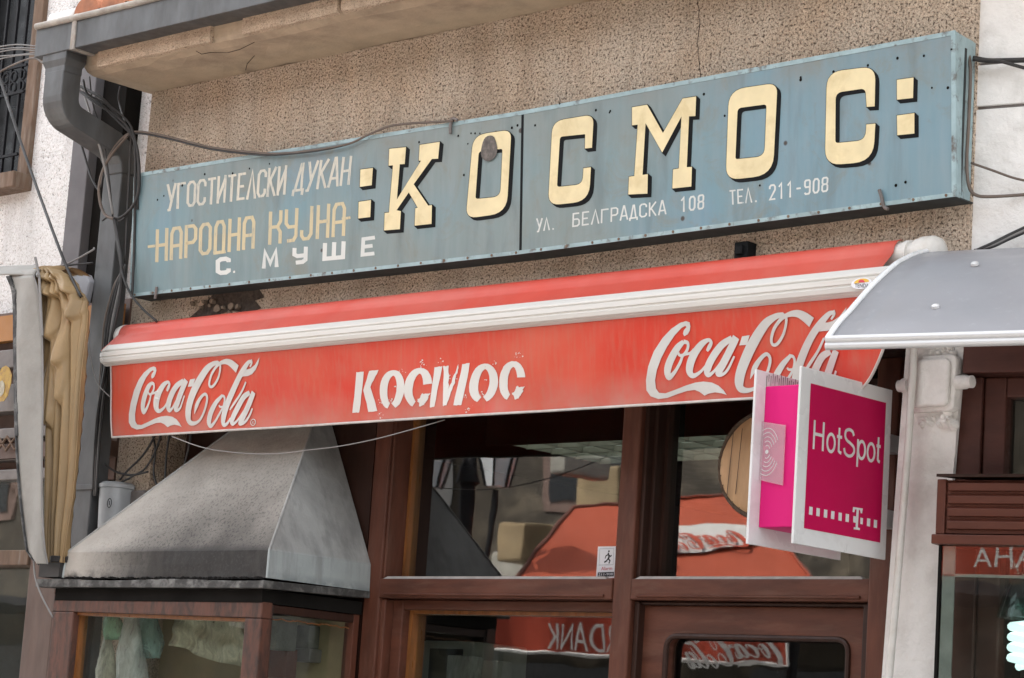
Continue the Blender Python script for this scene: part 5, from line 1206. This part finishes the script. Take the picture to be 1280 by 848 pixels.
# grey tarpaulin panel and the gathered ochre cloth
TY = -.40
tp = thing('grey_side_tarp', 'stiff grey tarpaulin draped down over a rod at the left edge', 'tarpaulin', tuple(at(45, 705, TY)))
rows = [(345, 6, 45), (360, 11, 48.5), (380, 12.5, 49.5), (420, 13.5, 51.5), (470, 16, 52.5), (520, 18, 53.5), (570, 20.5, 54.5), (620, 23, 55.5), (660, 26, 56.5), (688, 28.5, 57.5), (699, 36, 58), (705, 43, 58)]
def tfun(u, v):
    k = v*(len(rows)-1); i = min(len(rows)-2, int(k)); f = k-i; y = rows[i][0]*(1-f)+rows[i+1][0]*f; l = rows[i][1]*(1-f)+rows[i+1][1]*f; r = rows[i][2]*(1-f)+rows[i+1][2]*f
    p = at(l+(r-l)*u, y, TY); return p+Vector((0, .008*math.sin(u*5+v*9)+(.02*(1-u)**3), 0))
g = MB(); g.grid(tfun, 10, 44); o = obj('hanging_panel', g, M['tarp_grey'], tp, smooth='all'); m_ = o.modifiers.new('thick', 'SOLIDIFY'); m_.thickness = .004
# folded over the rod: goes back towards the wall
def ffun(u, v):
    a = tfun(u, 0); ang = v*math.pi*.62; return a+Vector((-.10*v*0-.30*max(0, v-.45), .05*(1-math.cos(ang))+.28*max(0, v-.45), .045*math.sin(ang)-.01*v))
g = MB(); g.grid(ffun, 10, 14); o = obj('top_fold', g, M['tarp_grey'], tp, smooth='all'); m_ = o.modifiers.new('thick', 'SOLIDIFY'); m_.thickness = .004
g = MB()
P = [tfun(0, i/40)+Vector((-.004, -.008, 0)) for i in range(0, 38)]
for i in range(37):
    w_ = .016+.012*random.random() if i < 20 else .006
    g.hexa([P[i]+Vector((0, -.005, 0)), P[i]+Vector((w_, -.0055, 0)), P[i]+Vector((w_, .006, 0)), P[i]+Vector((0, .006, 0))], [P[i+1]+Vector((0, -.005, 0)), P[i+1]+Vector((w_, -.0055, 0)), P[i+1]+Vector((w_, .006, 0)), P[i+1]+Vector((0, .006, 0))])
obj('mouldy_hem', g, M['mould'], tp)
g = MB(); q = [Vector(tfun(1, i/30))+Vector((.004, -.006, 0)) for i in range(31)]; g.tube(q, .0035, 6); obj('edge_cord', g, M['cable_grey'], tp, smooth=True)
g = MB(); g.tube([at(20, 344, -.1), at(46, 331, -.30), at(47, 345, -.42)], .006, 8); g.tube([at(44, 322, -.41), at(49, 345, -.41), at(53, 420, -.405)], .005, 8); obj('rod', g, M['cable_grey'], tp, smooth=True)
def lip(u, v):
    a = at(-50+(46.5+50)*u, 352-7*u-5*math.sin(u*3), TY+.002); b = at(-50+(46.5+50)*u, 340-7*u, TY+.16); p = a.lerp(b, v); return p+Vector((0, 0, .020*math.sin(v*math.pi)))
g = MB(); g.grid(lip, 30, 10); o = obj('top_sheet', g, M['tarp_grey'], tp, smooth='all'); m_ = o.modifiers.new('thick', 'SOLIDIFY'); m_.thickness = .004
cl_ = thing('gathered_cloth', 'ochre tarpaulin gathered and tied in hanging folds beside the grey tarp', 'tarpaulin', tuple(at(72, 703, -.33)))
crow = [(338, 49, 74), (345, 50, 84), (360, 51, 97), (377, 53, 107), (400, 54, 106.5), (430, 54.5, 105), (470, 55, 103.5), (520, 56, 101.5), (570, 57, 98.5), (620, 57.5, 94), (660, 58.5, 89), (690, 59.5, 85.5), (704, 60.5, 83)]
def cfun(u, v):
    k = v*(len(crow)-1); i = min(len(crow)-2, int(k)); f = k-i; y = crow[i][0]*(1-f)+crow[i+1][0]*f; l = crow[i][1]*(1-f)+crow[i+1][1]*f; r = crow[i][2]*(1-f)+crow[i+1][2]*f
    wob = .016*math.sin(v*9)+.006*math.sin(v*29+2)
    uu = u+wob*math.sin(math.pi*u)
    p = at(l+(r-l)*u, y, -.33)
    amp = .045*(1-.3*v)
    ph = uu*math.pi*2*4.2
    d = abs(math.sin(ph*.5+.35*math.sin(v*6+u*3)))**.5*amp+.45*amp*abs(math.sin(ph*.31+1.1+v*2.5))**.5+.0035*math.sin(ph*2.1+v*17)
    # slack pouches: the cloth swells and ends in a sharp sagging lip
    for (cu, cv, ru, rv, h_) in ((.42, .22, .26, .06, .040), (.80, .33, .17, .07, .035), (.30, .40, .16, .09, .035), (.60, .47, .15, .08, .035), (.26, .60, .14, .10, .040), (.56, .55, .14, .10, .035), (.86, .20, .2, .05, .03), (.5, .12, .35, .04, .03)):
        a_ = (u-cu)/ru
        if abs(a_) < 1.4:
            dv = v-(cv-.045*a_*a_); e = math.exp(-(dv/rv)**2) if dv < 0 else math.exp(-(dv/.009)**2)
            d += h_*e*math.exp(-a_*a_*1.6)
    d -= .10*max(0, u-.8)*(1-v)
    return p+Vector((0, .03-d, 0))
g = MB(); g.grid(cfun, 170, 240); o = obj('folds', g, M['tan_cloth'], cl_, smooth='all'); m_ = o.modifiers.new('thick', 'SOLIDIFY'); m_.thickness = .003; m_.offset = 1
g = MB(); g.grid(lambda u, v: cfun(u, 0)+Vector((0, .10*v+.04*v*v, .035*math.sin(v*2.4)-.02*v)), 60, 8); obj('top_gather', g, M['tan_cloth'], cl_, smooth='all')
g = MB()
for k in range(4): g.tube([cfun(-.02, .985-k*.008)+Vector((0, .01, 0)), cfun(.5, .985-k*.008)+Vector((0, -.015, 0)), cfun(1.02, .985-k*.008)+Vector((0, .01, 0))], .006, 6)
a = at(55, 706, -.33); g.box(a.x, at(80, 706, -.33).x, -.35, -.28, at(60, 722, -.33).z, at(60, 704, -.33).z); obj('tie', g, M['cable'], cl_)
# blue-grey sheet end behind
g = MB(); q = [at(x, y, -.12) for x, y in [(84, 342), (98, 340), (108, 343), (112, 352), (107, 372), (104, 382), (92, 360)]]; g.prism(q, (0, .03, 0)); one('plastic_cover', g, M['canopy'], 'crumpled bluish grey plastic cover between ochre cloth and downpipe', 'plastic cover', bevel=.006)

# ================================================================== CABLES
def cable(pts, r, mat, label, k=7, cat_='cable', grp='cables strung across the facade', wob=0, name='cable'):
    P = [tuple(at(x, y, Y)) for x, y, Y in pts]; q = cat(P, k)
    if wob: q = [(p[0]+random.uniform(-wob, wob), p[1], p[2]+random.uniform(-wob, wob)) for p in q]
    g = MB(); g.tube(q, r, 6); return one(name, g, mat, label, cat_, grp, smooth='all')
for dy, rr in ((0, .0042), (2.4, .0036)):
    cable([(126, 232+dy, -.16), (132, 205, -.16), (148, 178+dy, -.165), (168, 165+dy, -.165), (205, 170+dy, -.16), (262, 184+dy, -.155), (318, 191+dy, -.152), (352, 192+dy*.6, -.15), (400, 187+dy*.5, -.15), (436, 180, -.148), (462, 168, -.148), (492, 157, -.147), (540, 153, -.146), (567, 151.5, -.146)], rr, M['cable_brown'] if dy == 0 else M['cable'],
          'brown cable looping from the downpipe along the top of the sign' if dy == 0 else 'thinner dark cable twisted along the brown one over the sign')
cable([(100, 108, -.2), (108, 112, -.2), (128, 124, -.2), (150, 148, -.18), (164, 166, -.17), (171, 185, -.16), (174, 214, -.15), (173, 240, -.14), (166, 258, -.14), (153, 271, -.14), (142, 274, -.14)], .0065, M['cable'], 'thick black cable arching from the elbow to the knot by the sign')
cable([(100, 114, -.2), (125, 130, -.2), (152, 156, -.18), (166, 172, -.17), (169, 196, -.16), (169, 222, -.15), (168, 300, -.12), (165, 372, -.12)], .0055, M['cable'], 'black cable dropping straight down at the sign\'s left end')
cable([(142, 274, -.15), (131, 268, -.15), (125, 252, -.15), (124, 232, -.16), (130, 210, -.16), (142, 190, -.16), (162, 167, -.165)], .006, M['cable_brown'], 'brown loop of cable hanging before the downpipe')
cable([(142, 273, -.15), (145, 292, -.14), (149, 318, -.14), (154, 345, -.14), (163, 367, -.14), (178, 386, -.13), (196, 402, -.12)], .005, M['cable'], 'dark cable falling from the knot to the awning corner')
cable([(143, 273, -.145), (148, 300, -.14), (152, 330, -.14), (150, 370, -.13), (142, 410, -.13), (132, 460, -.12), (122, 520, -.12), (118, 580, -.11), (117, 612, -.11)], .007, M['cable'], 'black cable running down the right of the downpipe')
for j in range(5):
    cable([(157-j*1.5, 330+j*3, -.12), (152-j*2.5, 360, -.12), (144-j*3.2, 400, -.12), (138-j*2.6, 440, -.115), (130-j*1.6, 500, -.11), (124-j*.8, 560, -.11), (120-j*.5, 620, -.11)], random.uniform(.003, .0065), M[['cable', 'cable_grey', 'cable', 'cable', 'cable_brown'][j]], ['outer black cable of the bundle beside the downpipe', 'grey cable in the bundle beside the downpipe', 'second black cable in the bundle beside the downpipe', 'inner black cable of the bundle against the downpipe', 'brown cable of the bundle against the downpipe'][j], grp='cable bundle beside the downpipe')
cable([(-10, 70, -.1), (3, 108, -.1), (20, 160, -.15), (44, 229, -.2), (70, 300, -.3), (86, 340, -.32), (101, 371, -.34)], .0062, M['cable'], 'long black cable slanting down from the barred window to the ochre cloth')
for k, (y0, y1, y2) in enumerate(((60, 56, 58), (63, 60, 61), (67, 62, 64), (71, 69, 66), (76, 70, 68))):
    cable([(-10, y0, -.3), (20, y1, -.3), (45, y2, -.3)], .0028, M['cable_grey'], ['topmost grey wire before the barred window', 'second grey wire before the barred window', 'middle grey wire before the barred window', 'fourth grey wire before the barred window', 'lowest grey wire before the barred window'][k], grp='wires crossing the barred window')
cable([(-10, 96, -.2), (15, 82, -.2), (40, 73, -.25), (52, 78, -.28), (64, 88, -.3)], .0045, M['cable_brown'], 'brown cable curving to the gutter outlet')
cable([(100, 104, -.15), (112, 140, -.2), (118, 165, -.22), (124, 182, -.2), (132, 215, -.16), (141, 268, -.15)], .0045, M['cable_grey'], 'grey cable hanging across the elbow of the downpipe')
cable([(98, 168, -.14), (106, 195, -.13), (114, 222, -.13), (124, 240, -.13)], .0045, M['cable'], 'short black cable between elbow and downpipe')
cable([(60, 336, -.2), (84, 330, -.15), (114, 314, -.12), (118, 310, -.11)], .004, M['cable_grey'], 'grey wire slanting up from the ochre cloth to the downpipe')
cable([(60, 338, -.2), (85, 332, -.15), (116, 329, -.12)], .004, M['cable'], 'dark wire level from the ochre cloth to the downpipe')
cable([(108, 380, -.2), (110, 410, -.2), (113, 445, -.2), (121, 478, -.2), (137, 496, -.2)], .0022, M['cable_grey'], 'thin grey string curving from the ochre cloth to the awning edge')
cable([(215, 546, -.18), (255, 560, -.2), (300, 566.5, -.22), (345, 567.5, -.24), (385, 563, -.24), (425, 558, -.22), (470, 549, -.2), (515, 537, -.18), (556, 525, -.16)], .0020, M['cable_grey'], 'thin pale wire sagging below the awning in front of the hood')
for j, pts in enumerate([[(150, 600, -.05), (160, 588, -.05), (178, 570, -.04), (192, 548, -.03), (198, 530, -.02)], [(146, 606, -.05), (165, 596, -.05), (182, 585, -.04), (196, 560, -.03), (204, 530, -.02)], [(130, 580, -.08), (145, 590, -.06), (165, 594, -.05), (185, 590, -.04)], [(206, 608, -.02), (208, 570, -.02), (214, 530, -.02)], [(196, 608, -.03), (192, 590, -.03), (194, 560, -.03), (188, 535, -.02)], [(228, 590, -.02), (236, 560, -.02), (240, 530, -.02)]]):
    cable(pts, .0042, M['cable'], ['black cable rising from the meter box lid', 'second black cable rising behind the meter box', 'black cable crossing above the meter box', 'upright black cable by the hood\'s left slope', 'kinked black cable behind the meter box', 'black cable nearest the hood under the awning'][j], grp='cables above the meter box')
cable([(42, 700, -.36), (44, 722, -.36), (52, 745, -.36), (66, 772, -.35)], .0035, M['cable_grey'], 'pale stiff wire hanging before the brown post at lower left')
cable([(1203, 60, -.02), (1210, 66, -.03), (1213, 90, -.05), (1211, 150, -.05), (1208.5, 200, -.05), (1211, 232, -.05), (1220, 244, -.04), (1240, 246, -.02), (1290, 243, .05)], .0050, M['cable_brown'], 'fat brown cable along the right end of the sign')
cable([(1216, 73, -.04), (1235, 76, -.02), (1258, 76, 0), (1290, 75, .03)], .008, M['cable'], 'thick black cable leaving the sign\'s top right along the white wall')
cable([(1216, 75, -.05), (1245, 76, -.03), (1262, 80, -.02), (1290, 88, .02)], .005, M['cable'], 'thinner black cable dropping away right of the sign')
cable([(1214, 204, -.03), (1240, 213, -.02), (1265, 222, .0), (1290, 228, .03)], .0035, M['cable_brown'], 'thin brown wire slanting across the white wall at right')
for j in range(3):
    cable([(1222-j*2, 313, -.04), (1240, 305+j*2, -.03), (1262, 294+j*2.5, .0), (1290, 281+j*3, .02)], .006-.001*j, M['cable'] if j != 1 else M['cable_grey'], ['upper black cable rising above the right canopy', 'grey cable rising above the right canopy', 'lower black cable rising above the right canopy'][j])

for j, pts in enumerate([[(104, 100, -.24), (110, 118, -.24), (136, 132, -.2), (158, 150, -.18), (167, 168, -.17), (172, 200, -.15), (172, 262, -.13)], [(96, 112, -.22), (118, 128, -.22), (146, 146, -.19), (162, 164, -.17), (163, 190, -.15), (160, 250, -.13), (156, 330, -.12)], [(112, 96, -.2), (116, 130, -.2), (128, 168, -.18), (136, 220, -.15), (141, 272, -.14)], [(150, 108, -.02), (148, 122, -.02), (150, 134, -.03), (155, 150, -.1), (160, 166, -.15)], [(142, 274, -.14), (134, 272, -.15), (128, 276, -.15)], [(142, 274, -.14), (150, 276, -.14), (156, 272, -.14)]]):
    cable(pts, [.0045, .005, .003, .003, .004, .004][j], M['cable'], ['upper black cable of the tangle crossing the gutter elbow', 'middle black cable of the tangle falling beside the downpipe', 'thin black wire hanging in front of the gutter elbow', 'kinked thin wire coming out under the eave', 'short taped cable end sticking left from the knot', 'short taped cable end sticking right from the knot'][j], grp='cable tangle at the gutter elbow')
# ================================================================== ACROSS THE STREET (seen mirrored in the panes)
def mir(px, py, dist, gy=GY):   # photo pixel in the glass -> real point at that path length
    d = ray(px, py); p = CAM+d*dist; return Vector((p[0], 2*gy-p[1], p[2]))
ob = thing('opposite_house', 'long darkened house across the street, mirrored in the shop panes', 'house', (-12, -13, 0))
g = MB(); g.box(-40, 14, -14, -13, 0, 7.2); obj('wall', g, M['opp_darkened'], ob)
g = MB(); g.box(-40, 14, -14, -12.2, 7.2, 7.5); obj('eave', g, M['oldwood'], ob)
for i in range(14):
    x = -36+i*3.4; 
    g = MB(); g.box(x, x+1.3, -13.03, -12.97, 4.2, 5.9); wq = obj('window', g, M['shop_brown'], ob)
    g = MB(); g.box(x+.12, x+1.18, -12.969, -12.95, 4.32, 5.78); obj('pane', g, M['opp_dark'], wq)
    g = MB(); g.box(x-.4, x+1.9, -12.99, -12.94, 0.1, 2.6); obj('shop_window', g, M['opp_dark'], ob)
g = MB(); g.box(-40, 14, -13.2, -11.6, 3.0, 3.1); obj('shop_awning', g, M['lamp_black'], ob)
oh = thing('opposite_white_house', 'bright white rendered house farther down the opposite side', 'house', (-15, -11, 0))
a = mir(508, 600, 27); b = mir(625, 600, 27)
g = MB(); g.box(min(a.x, b.x)-1.4, max(a.x, b.x)-.6, -12.95, -12.3, 2.8, 8); obj('wall', g, M['opp_white'], oh)
# red hipped terrace tent, mirrored across both panes and the door
tent = thing('terrace_tent', 'red hipped terrace tent with a white oval emblem and lettered valance across the street', 'tent', tuple(mir(830, 1000, 14.5)))
def tp_(px, py, off=0.):
    k = min(1, max(0, (772-py)/150)); return mir(px, py, 14.0+1.3*k-off)
def tface(A, B, C, D): return lambda u, v: tp_(*[(A[i]*(1-u)+B[i]*u)*(1-v)+(D[i]*(1-u)+C[i]*u)*v for i in (0, 1)])
Ab, Bb, Cb, Db = (606, 771), (1052, 772), (936, 617), (716, 633)
g = MB(); g.grid(tface(Ab, Bb, Cb, Db), 20, 10)
back = Vector((-.69, -.72, 0))*2.2
pA, pB, pC, pD = tp_(*Ab), tp_(*Bb), tp_(*Cb), tp_(*Db)
g.add([pA, pD, pD+back*.5, pA+back], [(0, 1, 2, 3)]); g.add([pB, pC, pC+back*.5, pB+back], [(0, 1, 2, 3)]); g.add([pC, pD, pD+back*.5, pC+back*.5], [(0, 1, 2, 3)])
roof = obj('roof_cloth', g, M['tent_red'], tent); m_ = roof.modifiers.new('thick', 'SOLIDIFY'); m_.thickness = .006
g = MB(); g.flat([(872+88*math.cos(2*math.pi*k/32), 672-4*math.cos(2*math.pi*k/32)+(17+4*math.sin(2*math.pi*k/32*5)*.15)*math.sin(2*math.pi*k/32)) for k in range(32)], lambda x, y, h: tp_(x, y, .05), 0, step=12); em = obj('white_oval', g, M['silver_print'], roof)
U0 = uv_r((42, 500)); U1 = uv_r((1225, 68)); Um = ((U0[0]+U1[0])/2, (U0[1]+U1[1])/2)
g = MB(); logo(g, lambda x, z, h: tp_(874-(x-Um[0])*165, 672+(x-Um[0])*4-(z-Um[1])*95, .075+h*4)); obj('script_lettering', g, M['parasol_red'], em)
for P, Q in ((Ab, Db), (Bb, Cb), (Db, Cb)):
    g = MB(); g.tube([tp_(P[0]+(Q[0]-P[0])*i/8, P[1]+(Q[1]-P[1])*i/8, .01) for i in range(9)], .012, 6); obj('hip_seam', g, M['dull_red'], roof)
def vlow(px): return 812+(px-612)*.058
g = MB(); g.grid(lambda u, v: mir(612+(992-612)*u, 768+(vlow(612+380*u)-768)*v, 13.97+.03*math.sin(u*21)), 40, 3); vl = obj('valance', g, M['parasol_red'], tent); m_ = vl.modifiers.new('thick', 'SOLIDIFY'); m_.thickness = .006
g = MB(); g.tube([mir(612, 768, 13.95)]+[mir(612+380*i/20, vlow(612+19*i), 13.95) for i in range(21)]+[mir(992, 790, 13.95)], .011, 6); obj('hem', g, M['opp_white'], vl)
g = MB(); textbox(g, 'RDANK', lambda x, y: mir(768-x*84, 812-y*34+(1-x)*4, 13.92), 0, 1, 0, 1); obj('lettering', g, M['opp_white'], vl)
g = MB(); logo(g, lambda x, z, h: mir(920-(x-Um[0])*175, 812-(z-Um[1])*165, 13.93-h*3)); obj('script_lettering', g, M['silver_print'], vl)
g = MB()
for px in (625, 1000): q = mir(px, 790, 14.15); g = MB(); g.tube([Vector((q.x, q.y, 0)), Vector((q.x, q.y, q.z+.1))], .03, 8); obj('pole', g, M['lamp_black'], tent)
# second red band, mirrored in the askew right-hand show window
def mir_r(px, py, dist):
    p = Vector(CAM+ray(px, py)*dist); P0 = R0+RN*(-.112); return p-RN*(2*(p-P0).dot(RN))
ba = thing('banner', 'red banner strip with white capitals mirrored in the right show window', 'banner', tuple(mir_r(1230, 720, 11)))
g = MB(); q = [mir_r(1150, 718, 11), mir_r(1400, 722, 11), mir_r(1400, 660, 11), mir_r(1150, 660, 11)]; d_ = (q[1]-q[0]).cross(q[3]-q[0]).normalized()*.02; g.hexa(q, [p+d_ for p in q]); bb_ = obj('cloth', g, M['parasol_red'], ba)
g = MB(); textbox(g, 'AHA', lambda x, y: mir_r(1296-x*80, 709-y*26, 10.95), 0, 1, 0, 1); obj('lettering', g, M['opp_white'], bb_)
for px in (1152, 1398): q = mir_r(px, 700, 11.05); g = MB(); g.tube([Vector((q.x, q.y, 0)), q], .03, 8); obj('pole', g, M['lamp_black'], ba)
# old street lamp with lantern heads
lq = mir(578, 700, 14.5)
sl_ = thing('street_lamp', 'black cast iron street lamp with pale lantern heads across the street', 'street lamp', (lq.x, lq.y, 0))
zt = mir(578, 585, 14.5).z
g = MB(); g.lathe((lq.x, lq.y, 0), [(.16, 0), (.16, .25), (.09, .3), (.06, .5), (.05, 1.6), (.045, zt-.1), (.07, zt-.08), (.05, zt), (.015, zt+.18), (.001, zt+.2)], 14); obj('post', g, M['lamp_black'], sl_, smooth=True)
for px, py in ((538, 590), (622, 588)):
    q = mir(px, py, 14.5); 
    g = MB(); g.tube([Vector(p) for p in cat([(lq.x, lq.y, zt-.35), ((lq.x*.6+q.x*.4), (lq.y*.6+q.y*.4), zt-.62), ((lq.x*.2+q.x*.8), (lq.y*.2+q.y*.8), zt-.52), (q.x, q.y, q.z-.12)], 6)], .018, 8); obj('arm', g, M['lamp_black'], sl_, smooth=True)
    g = MB(); n = 6; g.sweep([[Vector((q.x+r*math.cos(2*math.pi*k/n), q.y+r*math.sin(2*math.pi*k/n), q.z+h)) for k in range(n)] for r, h in ((.07, -.10), (.14, .16))]); lt = obj('lantern_glass', g, M['lampglass'], sl_)
    g = MB(); g.sweep([[Vector((q.x+r*math.cos(2*math.pi*k/n), q.y+r*math.sin(2*math.pi*k/n), q.z+h)) for k in range(n)] for r, h in ((.17, .16), (.06, .27), (.01, .34))])
    for k in range(n): g.tube([Vector((q.x+.072*math.cos(2*math.pi*k/n), q.y+.072*math.sin(2*math.pi*k/n), q.z-.10)), Vector((q.x+.143*math.cos(2*math.pi*k/n), q.y+.143*math.sin(2*math.pi*k/n), q.z+.16))], .009, 5)
    obj('lantern_cap', g, M['lamp_black'], sl_)
# second lettered red band, mirrored in the right show window

# pale counter, yellow cloth and sandy block added as lit wall, seen mirrored
def mbox(name, px0, px1, py0, py1, dist, mat, label, cat_, dep=.4):
    a = mir(px0, py1, dist); b = mir(px1, py0, dist); x0, x1 = sorted((a.x, b.x)); y = (a.y+b.y)/2
    g = MB(); g.box(x0, x1, y-dep, y, a.z, b.z); return one(name, g, mat, label, cat_, bevel=.02)
mbox('stall_counter', 588, 700, 692, 780, 17.5, M['carton'], 'pale stall counter mirrored low behind the street lamp', 'counter')
mbox('yellow_hoarding', 612, 664, 655, 700, 17.2, M['opp_sand'], 'yellowish board standing on the pale counter across the street', 'hoarding')
mbox('lit_wall_block', 700, 790, 585, 660, 19, M['opp_sand'], 'sandy block added for the lit wall, mirrored above the red parasol', 'hoarding')
mbox('shop_cabinet', 680, 714, 562, 590, 14.2, M['carton'], 'white box lantern sign mirrored at the top of the middle pane', 'box sign')
